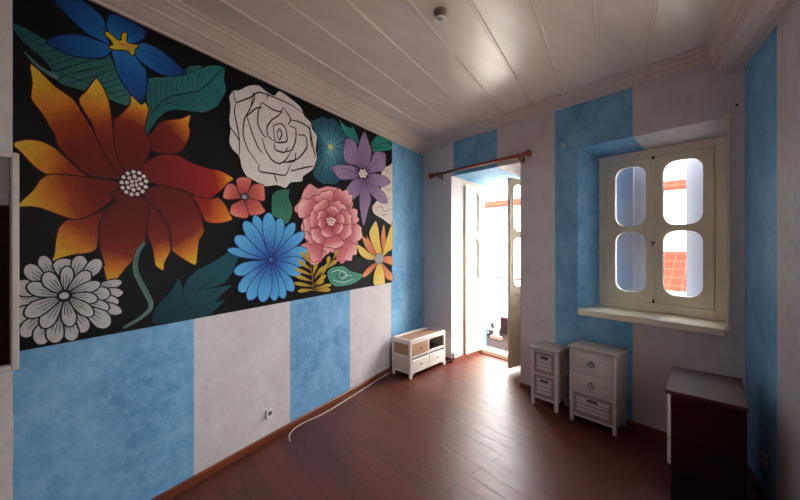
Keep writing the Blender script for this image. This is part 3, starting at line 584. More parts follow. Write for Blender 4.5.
  ('p',[(-3.9931,1.3706),(-3.9596,1.3602),(-3.9163,1.3458),(-3.8715,1.3366),(-3.8387,1.3414),(-3.8224,1.3527),(-3.8173,1.3654),(-3.8235,1.3787),(-3.841,1.3917),(-3.8743,1.4002),(-3.9184,1.3957),(-3.9607,1.3859),(-3.9935,1.3791)],[(0,(96,94,96)),(0.35,(182,178,178)),(1,(204,199,198))],(-3.9933,1.3748),(-3.8173,1.3654),0,(22,20,22)),
  ('l',[(-3.9637,1.3781),(-3.9092,1.3828),(-3.8879,1.3818)],0.0035,(70,66,68)),
  ('l',[(-3.9635,1.3732),(-3.9086,1.3703),(-3.8693,1.3682)],0.0035,(70,66,68)),
  ('l',[(-3.9633,1.3684),(-3.9081,1.3578),(-3.8868,1.3565)],0.0035,(70,66,68)),
  ('p',[(-3.9999,1.3528),(-3.9702,1.335),(-3.932,1.3111),(-3.892,1.2925),(-3.861,1.291),(-3.8443,1.2995),(-3.8378,1.3117),(-3.8417,1.3269),(-3.8559,1.3441),(-3.8855,1.3598),(-3.9271,1.3641),(-3.9677,1.3623),(-3.9991,1.3618)],[(0,(96,94,96)),(0.35,(182,178,178)),(1,(204,199,198))],(-3.9995,1.3573),(-3.8378,1.3117),0,(22,20,22)),
  ('l',[(-3.9716,1.3548),(-3.9202,1.3486),(-3.9007,1.3432)],0.0035,(70,66,68)),
  ('l',[(-3.972,1.3496),(-3.9215,1.3353),(-3.8854,1.3251)],0.0035,(70,66,68)),
  ('l',[(-3.9725,1.3444),(-3.9227,1.322),(-3.9032,1.3164)],0.0035,(70,66,68)),
  ('p',[(-3.9961,1.3333),(-3.9657,1.3083),(-3.9268,1.275),(-3.8851,1.2463),(-3.8513,1.2367),(-3.8319,1.2406),(-3.8232,1.2508),(-3.8255,1.2667),(-3.839,1.2872),(-3.8698,1.3103),(-3.9149,1.3254),(-3.9597,1.3343),(-3.9941,1.3419)],[(0,(96,94,96)),(0.35,(182,178,178)),(1,(204,199,198))],(-3.9951,1.3376),(-3.8232,1.2508),0,(22,20,22)),
  ('l',[(-3.9648,1.3279),(-3.9093,1.3085),(-3.8885,1.2981)],0.0035,(70,66,68)),
  ('l',[(-3.966,1.3229),(-3.9123,1.2958),(-3.8739,1.2764)],0.0035,(70,66,68)),
  ('l',[(-3.9671,1.318),(-3.9153,1.2832),(-3.8945,1.2726)],0.0035,(70,66,68)),
  ('p',[(-4.0125,1.3708),(-3.9868,1.3587),(-3.9538,1.3419),(-3.9201,1.3319),(-3.8959,1.339),(-3.8841,1.3535),(-3.8807,1.3695),(-3.8856,1.3858),(-3.8988,1.4015),(-3.9237,1.4111),(-3.9566,1.4044),(-3.9882,1.391),(-4.013,1.3814)],[(0,(96,94,96)),(0.35,(182,178,178)),(1,(204,199,198))],(-4.0127,1.3761),(-3.8807,1.3695),0,(22,20,22)),
  ('l',[(-3.9903,1.3811),(-3.9493,1.3885),(-3.9334,1.3878)],0.0035,(70,66,68)),
  ('l',[(-3.9901,1.375),(-3.9486,1.3729),(-3.9192,1.3714)],0.0035,(70,66,68)),
  ('l',[(-3.9898,1.3688),(-3.9479,1.3572),(-3.932,1.3563)],0.0035,(70,66,68)),
  ('p',[(-4.0151,1.3429),(-3.9925,1.3218),(-3.9637,1.2939),(-3.9329,1.2709),(-3.9075,1.2654),(-3.8925,1.2711),(-3.8854,1.2818),(-3.8864,1.2966),(-3.8957,1.3148),(-3.9181,1.3336),(-3.9523,1.3435),(-3.9866,1.3475),(-4.0132,1.3513)],[(0,(96,94,96)),(0.35,(182,178,178)),(1,(204,199,198))],(-4.0142,1.3471),(-3.8854,1.2818),0,(22,20,22)),
  ('l',[(-3.9909,1.3408),(-3.9487,1.3278),(-3.9331,1.32)],0.0035,(70,66,68)),
  ('l',[(-3.9921,1.3359),(-3.9516,1.3154),(-3.9229,1.3008)],0.0035,(70,66,68)),
  ('l',[(-3.9932,1.331),(-3.9545,1.3029),(-3.939,1.295)],0.0035,(70,66,68)),
  ('p',[(-4.1397,1.3194),(-4.1665,1.306),(-4.1996,1.2908),(-4.2282,1.2699),(-4.2413,1.2427),(-4.2426,1.2199),(-4.2378,1.2029),(-4.2271,1.1921),(-4.2108,1.1882),(-4.1884,1.1998),(-4.167,1.2345),(-4.1489,1.2763),(-4.1337,1.3095)],[(0,(96,94,96)),(0.35,(182,178,178)),(1,(204,199,198))],(-4.1367,1.3145),(-4.2378,1.2029),0,(22,20,22)),
  ('l',[(-4.1523,1.2879),(-4.1803,1.2432),(-4.1925,1.2299)],0.0035,(70,66,68)),
  ('l',[(-4.1556,1.2935),(-4.1885,1.2573),(-4.2105,1.233)],0.0035,(70,66,68)),
  ('l',[(-4.159,1.2992),(-4.1966,1.2713),(-4.2086,1.258)],0.0035,(70,66,68)),
  ('p',[(-4.0157,1.3098),(-3.9966,1.2738),(-3.973,1.2267),(-3.9448,1.1857),(-3.9156,1.1703),(-3.8944,1.1734),(-3.8807,1.1857),(-3.8753,1.2064),(-3.8788,1.2344),(-3.8986,1.2675),(-3.9371,1.2917),(-3.9783,1.3077),(-4.0097,1.321)],[(0,(96,94,96)),(0.35,(182,178,178)),(1,(204,199,198))],(-4.0127,1.3154),(-3.8807,1.1857),0,(22,20,22)),
  ('l',[(-3.9866,1.2996),(-3.9396,1.2688),(-3.9235,1.2532)],0.0035,(70,66,68)),
  ('l',[(-3.9901,1.2932),(-3.9486,1.2525),(-3.9192,1.2236)],0.0035,(70,66,68)),
  ('l',[(-3.9935,1.2867),(-3.9576,1.2362),(-3.9418,1.2205)],0.0035,(70,66,68)),
  ('p',[(-4.12,1.3008),(-4.1422,1.2792),(-4.1702,1.2536),(-4.1922,1.2235),(-4.1974,1.1912),(-4.1922,1.1669),(-4.1825,1.1504),(-4.1687,1.1422),(-4.1514,1.1431),(-4.1327,1.1622),(-4.1218,1.2051),(-4.1164,1.2539),(-4.1113,1.2924)],[(0,(96,94,96)),(0.35,(182,178,178)),(1,(204,199,198))],(-4.1157,1.2966),(-4.1825,1.1504),0,(22,20,22)),
  ('l',[(-4.1231,1.2648),(-4.1375,1.2101),(-4.1455,1.1926)],0.0035,(70,66,68)),
  ('l',[(-4.128,1.2696),(-4.1496,1.2223),(-4.1642,1.1904)],0.0035,(70,66,68)),
  ('l',[(-4.1329,1.2744),(-4.1616,1.2344),(-4.1695,1.217)],0.0035,(70,66,68)),
  ('p',[(-4.0513,1.3049),(-4.048,1.2726),(-4.0447,1.2315),(-4.0361,1.1934),(-4.0189,1.1721),(-4.002,1.1659),(-3.9879,1.1686),(-3.9772,1.1799),(-3.9709,1.1995),(-3.9751,1.2292),(-3.9965,1.2607),(-4.023,1.2882),(-4.0431,1.3102)],[(0,(96,94,96)),(0.35,(182,178,178)),(1,(204,199,198))],(-4.0472,1.3076),(-3.9879,1.1686),0,(22,20,22)),
  ('l',[(-4.032,1.2861),(-4.0058,1.2463),(-3.9986,1.2295)],0.0035,(70,66,68)),
  ('l',[(-4.0368,1.2831),(-4.0179,1.239),(-4.0048,1.2083)],0.0035,(70,66,68)),
  ('l',[(-4.0415,1.2801),(-4.0299,1.2318),(-4.0229,1.2151)],0.0035,(70,66,68)),
  ('p',[(-4.0715,1.2937),(-4.0766,1.2613),(-4.084,1.221),(-4.0854,1.1811),(-4.0745,1.1524),(-4.0601,1.138),(-4.046,1.1331),(-4.033,1.1379),(-4.0218,1.1527),(-4.0181,1.1823),(-4.0304,1.2229),(-4.0486,1.2628),(-4.0622,1.2943)],[(0,(96,94,96)),(0.35,(182,178,178)),(1,(204,199,198))],(-4.0668,1.294),(-4.046,1.1331),0,(22,20,22)),
  ('l',[(-4.0577,1.2656),(-4.043,1.2144),(-4.0404,1.1949)],0.0035,(70,66,68)),
  ('l',[(-4.0631,1.2653),(-4.0564,1.2139),(-4.0519,1.1784)],0.0035,(70,66,68)),
  ('l',[(-4.0684,1.2649),(-4.0698,1.2135),(-4.0673,1.1943)],0.0035,(70,66,68)),
  ('p',[(-4.0992,1.2974),(-4.115,1.2715),(-4.1355,1.2403),(-4.1495,1.2063),(-4.1472,1.1749),(-4.1369,1.1539),(-4.124,1.1413),(-4.1091,1.1376),(-4.093,1.1436),(-4.0796,1.1668),(-4.0792,1.2097),(-4.0853,1.2559),(-4.0892,1.2923)],[(0,(96,94,96)),(0.35,(182,178,178)),(1,(204,199,198))],(-4.0942,1.2949),(-4.124,1.1413),0,(22,20,22)),
  ('l',[(-4.094,1.2639),(-4.0951,1.2098),(-4.0987,1.1913)],0.0035,(70,66,68)),
  ('l',[(-4.0996,1.2669),(-4.1092,1.2175),(-4.1157,1.1838)],0.0035,(70,66,68)),
  ('l',[(-4.1053,1.2698),(-4.1232,1.2252),(-4.1267,1.2069)],0.0035,(70,66,68)),
  ('p',[(-4.0739,1.3782),(-4.0632,1.4069),(-4.0487,1.443),(-4.0392,1.4808),(-4.043,1.5106),(-4.0526,1.5271),(-4.0636,1.5343),(-4.0754,1.5321),(-4.0873,1.5205),(-4.0959,1.4943),(-4.0938,1.4546),(-4.0868,1.4134),(-4.0818,1.3805)],[(0,(96,94,96)),(0.35,(182,178,178)),(1,(204,199,198))],(-4.0779,1.3794),(-4.0636,1.5343),0,(22,20,22)),
  ('l',[(-4.0798,1.4084),(-4.082,1.4594),(-4.0803,1.4779)],0.0035,(40,36,38)),
  ('l',[(-4.0753,1.4071),(-4.0708,1.4566),(-4.0676,1.4907)],0.0035,(40,36,38)),
  ('l',[(-4.0708,1.4059),(-4.0594,1.4537),(-4.0577,1.4724)],0.0035,(40,36,38)),
  ('p',[(-4.0751,1.375),(-4.0489,1.3886),(-4.0145,1.4052),(-3.9829,1.428),(-3.9674,1.4567),(-3.9654,1.4798),(-3.9707,1.4962),(-3.9826,1.5051),(-4.0006,1.5061),(-4.0246,1.4912),(-4.0471,1.4555),(-4.0656,1.415),(-4.0806,1.3838)],[(0,(96,94,96)),(0.35,(182,178,178)),(1,(204,199,198))],(-4.0779,1.3794),(-3.9707,1.4962),0,(22,20,22)),
  ('l',[(-4.0625,1.4046),(-4.0337,1.4489),(-4.0209,1.463)],0.0035,(40,36,38)),
  ('l',[(-4.0593,1.3996),(-4.0256,1.4364),(-4.0018,1.4623)],0.0035,(40,36,38)),
  ('l',[(-4.0561,1.3946),(-4.0174,1.4237),(-4.0043,1.4378)],0.0035,(40,36,38)),
  ('p',[(-4.0768,1.3752),(-4.0457,1.3765),(-4.0052,1.3772),(-3.9647,1.3836),(-3.9377,1.3999),(-3.9263,1.4167),(-3.9248,1.4311),(-3.9331,1.442),(-3.9508,1.4489),(-3.9811,1.4458),(-4.0179,1.4262),(-4.0521,1.4018),(-4.0789,1.3836)],[(0,(96,94,96)),(0.35,(182,178,178)),(1,(204,199,198))],(-4.0779,1.3794),(-3.9248,1.4311),0,(22,20,22)),
  ('l',[(-4.053,1.393),(-4.0071,1.4166),(-3.9887,1.4229)],0.0035,(40,36,38)),
  ('l',[(-4.0518,1.3882),(-4.0039,1.4043),(-3.9698,1.4159)],0.0035,(40,36,38)),
  ('l',[(-4.0506,1.3834),(-4.0008,1.392),(-3.9822,1.3982)],0.0035,(40,36,38)),
  ('p',[(-4.0782,1.375),(-4.0523,1.3592),(-4.0192,1.3379),(-3.9846,1.3218),(-3.958,1.3218),(-3.9437,1.3307),(-3.9382,1.3427),(-3.9416,1.3571),(-3.9538,1.373),(-3.9794,1.3867),(-4.0152,1.389),(-4.0503,1.3856),(-4.0775,1.3837)],[(0,(96,94,96)),(0.35,(182,178,178)),(1,(204,199,198))],(-4.0779,1.3794),(-3.9382,1.3427),0,(22,20,22)),
  ('l',[(-4.0536,1.3782),(-4.0092,1.3745),(-3.9923,1.3701)],0.0035,(40,36,38)),
  ('l',[(-4.054,1.3731),(-4.0102,1.3616),(-3.9791,1.3535)],0.0035,(40,36,38)),
  ('l',[(-4.0544,1.3681),(-4.0112,1.3488),(-3.9944,1.3443)],0.0035,(40,36,38)),
  ('p',[(-4.0799,1.3755),(-4.0612,1.3441),(-4.0378,1.3033),(-4.011,1.2667),(-3.9854,1.2499),(-3.968,1.249),(-3.9576,1.2565),(-3.9548,1.2718),(-3.96,1.2943),(-3.979,1.3233),(-4.0128,1.3484),(-4.0485,1.3676),(-4.0758,1.3833)],[(0,(96,94,96)),(0.35,(182,178,178)),(1,(204,199,198))],(-4.0779,1.3794),(-3.9576,1.2565),0,(22,20,22)),
  ('l',[(-4.0547,1.3627),(-4.0131,1.3309),(-3.9985,1.3161)],0.0035,(40,36,38)),
  ('l',[(-4.0572,1.3582),(-4.0194,1.3196),(-3.9926,1.2923)],0.0035,(40,36,38)),
  ('l',[(-4.0596,1.3538),(-4.0256,1.3084),(-4.0112,1.2935)],0.0035,(40,36,38)),
  ('p',[(-4.0822,1.3787),(-4.0857,1.3443),(-4.0911,1.3014),(-4.091,1.2591),(-4.0797,1.2296),(-4.0657,1.2154),(-4.0524,1.2112),(-4.0405,1.2173),(-4.0307,1.2336),(-4.0284,1.2651),(-4.0413,1.3071),(-4.0598,1.3478),(-4.0736,1.38)],[(0,(96,94,96)),(0.35,(182,178,178)),(1,(204,199,198))],(-4.0779,1.3794),(-4.0524,1.2112),0,(22,20,22)),
  ('l',[(-4.0684,1.3501),(-4.0527,1.2972),(-4.0496,1.2769)],0.0035,(40,36,38)),
  ('l',[(-4.0733,1.3494),(-4.0652,1.2958),(-4.0596,1.2587)],0.0035,(40,36,38)),
  ('l',[(-4.0783,1.3487),(-4.0776,1.2944),(-4.0746,1.2743)],0.0035,(40,36,38)),
  ('p',[(-4.0816,1.3835),(-4.1068,1.3608),(-4.1382,1.334),(-4.1642,1.3027),(-4.1737,1.2701),(-4.1719,1.246),(-4.1645,1.2298),(-4.1521,1.2221),(-4.1349,1.2236),(-4.1138,1.2433),(-4.097,1.2867),(-4.0847,1.3361),(-4.0741,1.3753)],[(0,(96,94,96)),(0.35,(182,178,178)),(1,(204,199,198))],(-4.0779,1.3794),(-4.1645,1.2298),0,(22,20,22)),
  ('l',[(-4.0898,1.3468),(-4.1118,1.2912),(-4.1222,1.2733)],0.0035,(40,36,38)),
  ('l',[(-4.094,1.3515),(-4.1221,1.3031),(-4.141,1.2705)],0.0035,(40,36,38)),
  ('l',[(-4.0982,1.3562),(-4.1323,1.3148),(-4.1425,1.297)],0.0035,(40,36,38)),
  ('p',[(-4.0799,1.3852),(-4.1149,1.3804),(-4.1576,1.3759),(-4.1963,1.3645),(-4.2187,1.3423),(-4.2264,1.3208),(-4.2256,1.303),(-4.2165,1.2894),(-4.1991,1.2806),(-4.1705,1.2846),(-4.1362,1.3111),(-4.1033,1.3459),(-4.0759,1.3736)],[(0,(96,94,96)),(0.35,(182,178,178)),(1,(204,199,198))],(-4.0779,1.3794),(-4.2256,1.303),0,(22,20,22)),
  ('l',[(-4.1038,1.3582),(-4.149,1.3236),(-4.1667,1.3147)],0.0035,(40,36,38)),
  ('l',[(-4.106,1.3648),(-4.1544,1.3398),(-4.1863,1.3233)],0.0035,(40,36,38)),
  ('l',[(-4.1083,1.3714),(-4.1597,1.3559),(-4.1771,1.3468)],0.0035,(40,36,38)),
  ('p',[(-4.0768,1.3847),(-4.1043,1.4088),(-4.1375,1.4391),(-4.1708,1.462),(-4.1966,1.4649),(-4.2109,1.4567),(-4.2174,1.4442),(-4.2161,1.4281),(-4.2067,1.409),(-4.1841,1.3895),(-4.1485,1.3803),(-4.1103,1.3774),(-4.0789,1.3741)],[(0,(96,94,96)),(0.35,(182,178,178)),(1,(204,199,198))],(-4.0779,1.3794),(-4.2174,1.4442),0,(22,20,22)),
  ('l',[(-4.1055,1.3857),(-4.1527,1.3982),(-4.1693,1.406)],0.0035,(40,36,38)),
  ('l',[(-4.1044,1.3917),(-4.15,1.4129),(-4.1802,1.4269)],0.0035,(40,36,38)),
  ('l',[(-4.1033,1.3977),(-4.1472,1.4276),(-4.1639,1.4352)],0.0035,(40,36,38)),
  ('p',[(-4.0745,1.3832),(-4.0843,1.416),(-4.0957,1.4575),(-4.1112,1.4934),(-4.1305,1.5086),(-4.1461,1.5085),(-4.1573,1.5008),(-4.1638,1.4863),(-4.1653,1.4653),(-4.1565,1.4379),(-4.1326,1.4133),(-4.1041,1.3929),(-4.0812,1.3755)],[(0,(96,94,96)),(0.35,(182,178,178)),(1,(204,199,198))],(-4.0779,1.3794),(-4.1573,1.5008),0,(22,20,22)),
  ('l',[(-4.0964,1.3975),(-4.1275,1.4302),(-4.1369,1.4447)],0.0035,(40,36,38)),
  ('l',[(-4.0926,1.4019),(-4.1183,1.4413),(-4.1357,1.4677)],0.0035,(40,36,38)),
  ('l',[(-4.0888,1.4063),(-4.1091,1.4524),(-4.1187,1.4669)],0.0035,(40,36,38)),
  ('d',(-4.0779,1.3794),0.0316,0.0336,(22,20,22),None),
  ('d',(-4.0794,1.3796),0.019,0.0178,(196,190,190),None)]),
 ('painted_flower', 'teal painted flower with a pale yellow centre beside the white rose', [
  ('p',[(-2.3188,2.8177),(-2.2542,2.8574),(-2.2067,2.8925),(-2.1284,2.9209),(-2.0881,2.9078),(-2.0365,2.9378),(-1.9622,2.9387),(-1.9185,2.9076),(-1.8169,2.8995),(-1.7464,2.8426),(-1.7225,2.7256),(-1.7584,2.5946),(-1.84,2.4571),(-1.8854,2.3447),(-1.9732,2.2724),(-2.0781,2.2642),(-2.1485,2.2468),(-2.2261,2.2766),(-2.2823,2.3084),(-2.2916,2.3473),(-2.2544,2.4355),(-2.2355,2.5486),(-2.2316,2.659),(-2.2729,2.7434)],[(0,(140,190,205)),(0.3,(86,142,162)),(0.7,(44,98,114)),(1,(32,82,98))],(-2.0512,2.6401),(-2.0512,2.6401),1,None),
  ('l',[(-2.0853,2.6859),(-2.2163,2.862)],0.0071,(18,52,66)),
  ('l',[(-2.0586,2.6926),(-2.0881,2.9007)],0.0074,(18,52,66)),
  ('l',[(-2.0316,2.695),(-1.9513,2.92)],0.0078,(18,52,66)),
  ('l',[(-2.0063,2.6868),(-1.8169,2.8843)],0.0082,(18,52,66)),
  ('l',[(-1.9936,2.6682),(-1.7465,2.7889)],0.0084,(18,52,66)),
  ('l',[(-1.9936,2.6436),(-1.7465,2.6585)],0.0084,(18,52,66)),
  ('l',[(-2.0148,2.604),(-1.8628,2.453)],0.008,(18,52,66)),
  ('l',[(-2.0379,2.57),(-1.9839,2.2854)],0.0077,(18,52,66)),
  ('l',[(-2.0607,2.5636),(-2.0984,2.2612)],0.0074,(18,52,66)),
  ('l',[(-2.0874,2.5677),(-2.2261,2.2903)],0.007,(18,52,66)),
  ('l',[(-2.0975,2.5824),(-2.273,2.3641)],0.0069,(18,52,66)),
  ('l',[(-2.0914,2.6121),(-2.2449,2.5056)],0.007,(18,52,66)),
  ('l',[(-2.0902,2.6351),(-2.2392,2.6161)],0.007,(18,52,66)),
  ('d',(-2.0512,2.6401),0.0394,0.0343,(206,212,140),(60,90,70))]),
 ('painted_leaf', 'green painted leaf between the teal flower and the purple flower', [
  ('p',[(-1.9074,2.97),(-1.8399,2.923),(-1.6982,2.933),(-1.7272,2.9788),(-1.6613,2.9278),(-1.5986,2.8502),(-1.5935,2.7801),(-1.6737,2.7965),(-1.7702,2.8211),(-1.8399,2.8629),(-1.8851,2.9099)],[(0,(34,120,112)),(1,(60,160,144))],(-1.5986,2.7868),(-1.9074,2.97),0,None),
  ('l',[(-1.8626,2.9463),(-1.7464,2.8887),(-1.6113,2.7995)],0.0084,(20,80,76))]),
 ('painted_leaf', 'green painted leaf right of the purple flower top', [
  ('p',[(-1.3434,2.8494),(-1.2715,2.9349),(-1.1974,2.9851),(-1.0584,2.9901),(-0.8777,3.0094),(-0.8778,2.9636),(-1.0265,2.9413),(-0.8778,2.9306),(-0.9283,2.8695),(-1.152,2.8007),(-1.3006,2.7587),(-1.3292,2.8025)],[(0,(34,120,112)),(1,(60,160,144))],(-1.3292,2.8025),(-0.8778,2.9727),0,None),
  ('l',[(-1.3149,2.8143),(-1.1212,2.9039),(-0.9283,2.9784)],0.0104,(20,80,76)),
  ('l',[(-1.3149,2.7975),(-1.1212,2.8514),(-0.9283,2.9113)],0.0104,(20,80,76))]),
 ('painted_flower', 'large white painted rose drawn with brown lines', [
  ('p',[(-3.1224,2.8109),(-3.0704,2.8361),(-2.9946,2.8982),(-2.9033,2.9394),(-2.8315,2.9195),(-2.7436,2.9097),(-2.6913,2.9718),(-2.5677,2.9508),(-2.4504,2.9116),(-2.4045,2.8451),(-2.3254,2.8101),(-2.3092,2.755),(-2.2429,2.7006),(-2.2597,2.5627),(-2.243,2.4935),(-2.2929,2.3747),(-2.4201,2.2815),(-2.4354,2.2326),(-2.5679,2.2011),(-2.6239,2.1442),(-2.7178,2.1571),(-2.8316,2.1303),(-2.9268,2.1573),(-3.0058,2.1846),(-3.0492,2.2454),(-3.0705,2.3283),(-3.1225,2.3646),(-3.1529,2.4141),(-3.1428,2.5109),(-3.1529,2.5833),(-3.1428,2.6807),(-3.1528,2.7525)],[(0,(224,213,208)),(1,(226,215,210))],(-2.7437,2.5581),(-2.7437,2.5581),1,None),
  ('l',[(-3.1224,2.8109),(-3.1018,2.7326),(-3.0598,2.7568),(-2.9723,2.8172),(-2.9033,2.8825),(-2.8068,2.8973),(-2.6511,2.8993),(-2.5391,2.8933),(-2.3889,2.8616)],0.0131,(58,44,42)),
  ('l',[(-3.1018,2.723),(-3.1122,2.6528),(-3.0915,2.5635),(-3.0705,2.4538),(-3.0705,2.338)],0.012,(58,44,42)),
  ('l',[(-2.9496,2.8654),(-2.9723,2.7375),(-3.0276,2.6213),(-3.0384,2.501),(-2.9947,2.394),(-2.9035,2.3031)],0.0123,(58,44,42)),
  ('l',[(-2.8678,2.8135),(-2.9034,2.7199),(-2.9034,2.6182),(-2.8558,2.5496),(-2.8193,2.5385)],0.0131,(58,44,42)),
  ('l',[(-2.8678,2.8135),(-2.7564,2.7883),(-2.6511,2.8009)],0.014,(58,44,42)),
  ('l',[(-3.0057,2.6574),(-2.9267,2.7427),(-2.8678,2.7724)],0.013,(58,44,42)),
  ('l',[(-3.0057,2.6574),(-2.961,2.5415),(-2.9034,2.4353),(-2.8679,2.4025)],0.0132,(58,44,42)),
  ('l',[(-2.8679,2.5258),(-2.8316,2.4314),(-2.7693,2.3612),(-2.6914,2.3447),(-2.6238,2.391),(-2.5678,2.4696)],0.0144,(58,44,42)),
  ('l',[(-2.6511,2.8446),(-2.6913,2.7663),(-2.7692,2.6995),(-2.8192,2.6218),(-2.8069,2.5521),(-2.7437,2.5262)],0.0136,(58,44,42)),
  ('l',[(-2.6511,2.8446),(-2.5678,2.7717),(-2.596,2.7076)],0.0152,(58,44,42)),
  ('l',[(-2.7565,2.6609),(-2.7437,2.5581),(-2.7177,2.522),(-2.61,2.5597),(-2.6238,2.6664),(-2.678,2.6946),(-2.7514,2.6582)],0.015,(58,44,42)),
  ('l',[(-2.7177,2.5971),(-2.6914,2.6474),(-2.6646,2.6114),(-2.6914,2.5458),(-2.7177,2.5971)],0.0147,(58,44,42)),
  ('l',[(-2.7437,2.5155),(-2.7308,2.4546),(-2.6375,2.454),(-2.596,2.5077)],0.0147,(58,44,42)),
  ('l',[(-2.5819,2.7005),(-2.5101,2.6985),(-2.5101,2.5962),(-2.5536,2.4953),(-2.6512,2.451)],0.0156,(58,44,42)),
  ('l',[(-2.5678,2.7605),(-2.4505,2.773),(-2.3415,2.7459),(-2.3254,2.6431),(-2.3092,2.5753)],0.0167,(58,44,42)),
  ('l',[(-2.4805,2.6495),(-2.389,2.6621),(-2.3733,2.5602),(-2.4806,2.4318),(-2.5961,2.3856)],0.0165,(58,44,42)),
  ('l',[(-2.8917,2.3054),(-2.8917,2.2442),(-2.7566,2.247),(-2.6239,2.2588),(-2.5679,2.3689)],0.0141,(58,44,42)),
  ('l',[(-2.5679,2.3018),(-2.389,2.3688),(-2.2929,2.3988)],0.0164,(58,44,42)),
  ('l',[(-2.6781,2.3582),(-2.5247,2.4),(-2.5101,2.4825)],0.0155,(58,44,42)),
  ('l',[(-2.3415,2.7816),(-2.2929,2.5792),(-2.2598,2.4899)],0.0171,(58,44,42)),
  ('l',[(-3.1529,2.5363),(-3.1019,2.4841),(-3.0705,2.4442)],0.012,(58,44,42)),
  ('l',[(-2.7437,2.2386),(-2.7178,2.1786)],0.0143,(58,44,42)),
  ('l',[(-2.9496,2.8654),(-2.9382,2.8193),(-2.9723,2.7375)],0.0129,(58,44,42)),
  ('l',[(-2.8192,2.8615),(-2.8068,2.9078)],0.0137,(58,44,42))]),
 ('painted_flower', 'white painted flower cut off by the right edge of the mural', [
  ('p',[(-1.0901,2.5973),(-0.9407,2.6667),(-0.8627,2.6722),(-0.8631,1.9304),(-1.0904,1.9638),(-1.2844,2.0173),(-1.3214,2.101),(-1.1697,2.2262),(-1.2084,2.2881),(-1.0902,2.3936),(-1.1301,2.5225)],[(0,(222,206,200)),(1,(226,212,204))],(-1.0083,2.3135),(-1.0083,2.3135),1,None),
  ('l',[(-1.0901,2.5294),(-0.9663,2.481),(-1.0083,2.3825)],0.0091,(150,110,110)),
  ('l',[(-1.0902,2.371),(-0.9663,2.342),(-0.8804,2.3769)],0.0091,(150,110,110)),
  ('l',[(-1.1697,2.2262),(-1.0496,2.1943),(-0.9238,2.2542)],0.0089,(150,110,110)),
  ('l',[(-1.2467,2.0859),(-1.1303,2.1185),(-1.0497,2.0575),(-0.9238,2.1141)],0.0089,(150,110,110)),
  ('l',[(-1.0494,2.5819),(-0.9236,2.5578)],0.0092,(150,110,110)),
  ('l',[(-1.1304,2.0063),(-1.0085,2.0286)],0.009,(150,110,110))]),
 ('painted_flower', 'purple painted star shaped flower with a white dotted centre', [
  ('p',[(-1.5324,2.4125),(-1.695,2.3542),(-1.8172,2.2303),(-1.8817,2.1185),(-1.7874,2.0974),(-1.5989,2.1978),(-1.4779,2.3376)],[(0,(96,70,110)),(0.25,(132,104,142)),(0.8,(162,136,168)),(1,(150,110,146))],(-1.4985,2.4096),(-1.8468,2.1223),0,(84,60,92)),
  ('p',[(-1.4779,2.4213),(-1.3794,2.2664),(-1.1697,2.1683),(-0.9917,2.1773),(-1.0496,2.2855),(-1.2466,2.371),(-1.3577,2.4322)],[(0,(96,70,110)),(0.25,(132,104,142)),(0.8,(162,136,168)),(1,(150,110,146))],(-1.4779,2.4213),(-1.0084,2.1848),0,(84,60,92)),
  ('p',[(-1.4916,2.4608),(-1.1695,2.5158),(-0.9064,2.4577),(-1.1302,2.3609),(-1.3577,2.355),(-1.4779,2.3878)],[(0,(96,70,110)),(0.25,(132,104,142)),(0.8,(162,136,168)),(1,(150,110,146))],(-1.4916,2.4191),(-0.9237,2.4551),0,(84,60,92)),
  ('p',[(-1.5731,2.5062),(-1.624,2.5362),(-1.7938,2.5264),(-1.8514,2.6049),(-1.8169,2.7786),(-1.7104,2.8089),(-1.6239,2.7648),(-1.5936,2.6452),(-1.5602,2.5405),(-1.5211,2.4674)],[(0,(96,70,110)),(0.25,(132,104,142)),(0.8,(162,136,168)),(1,(150,110,146))],(-1.5079,2.4616),(-1.7702,2.7905),0,(84,60,92)),
  ('p',[(-1.5211,2.4674),(-1.3576,2.6291),(-1.2716,2.7652),(-1.0426,2.7989),(-1.0363,2.6403),(-1.0902,2.5772),(-1.2717,2.5191)],[(0,(96,70,110)),(0.25,(132,104,142)),(0.8,(162,136,168)),(1,(150,110,146))],(-1.5079,2.4616),(-1.0585,2.7918),0,(84,60,92)),
  ('p',[(-2.0367,2.4426),(-1.8628,2.4978),(-1.6738,2.5188),(-1.5473,2.4788),(-1.5079,2.4535),(-1.6241,2.3864),(-1.8584,2.3365),(-1.933,2.3475),(-1.9886,2.3833)],[(0,(96,70,110)),(0.25,(132,104,142)),(0.8,(162,136,168)),(1,(150,110,146))],(-1.5079,2.4616),(-2.0367,2.4426),0,(84,60,92)),
  ('p',[(-1.5472,2.4949),(-1.5936,2.5817),(-1.6037,2.6905),(-1.573,2.809),(-1.4811,2.9619),(-1.4132,2.8817),(-1.3434,2.7658),(-1.3576,2.6625),(-1.4408,2.5141),(-1.5079,2.4535)],[(0,(96,70,110)),(0.25,(132,104,142)),(0.8,(162,136,168)),(1,(150,110,146))],(-1.5079,2.4616),(-1.4811,2.9619),0,(84,60,92)),
  ('p',[(-1.4916,2.4191),(-1.5659,2.2428),(-1.566,2.0786),(-1.4987,1.8557),(-1.4081,2.0506),(-1.3506,2.1842),(-1.4221,2.3457)],[(0,(96,70,110)),(0.25,(132,104,142)),(0.8,(162,136,168)),(1,(150,110,146))],(-1.4916,2.4191),(-1.4987,1.8557),0,(84,60,92)),
  ('l',[(-1.4811,2.8969),(-1.4945,2.7151),(-1.5079,2.5505)],0.0077,(118,88,128)),
  ('l',[(-1.5471,2.7674),(-1.5211,2.5479)],0.0076,(118,88,128)),
  ('l',[(-1.4133,2.7993),(-1.4678,2.5581)],0.0077,(118,88,128)),
  ('l',[(-1.7465,2.7506),(-1.5731,2.5062)],0.0074,(118,88,128)),
  ('l',[(-1.1057,2.7498),(-1.4134,2.519)],0.0079,(118,88,128)),
  ('l',[(-1.9515,2.4513),(-1.5731,2.4583)],0.0074,(118,88,128)),
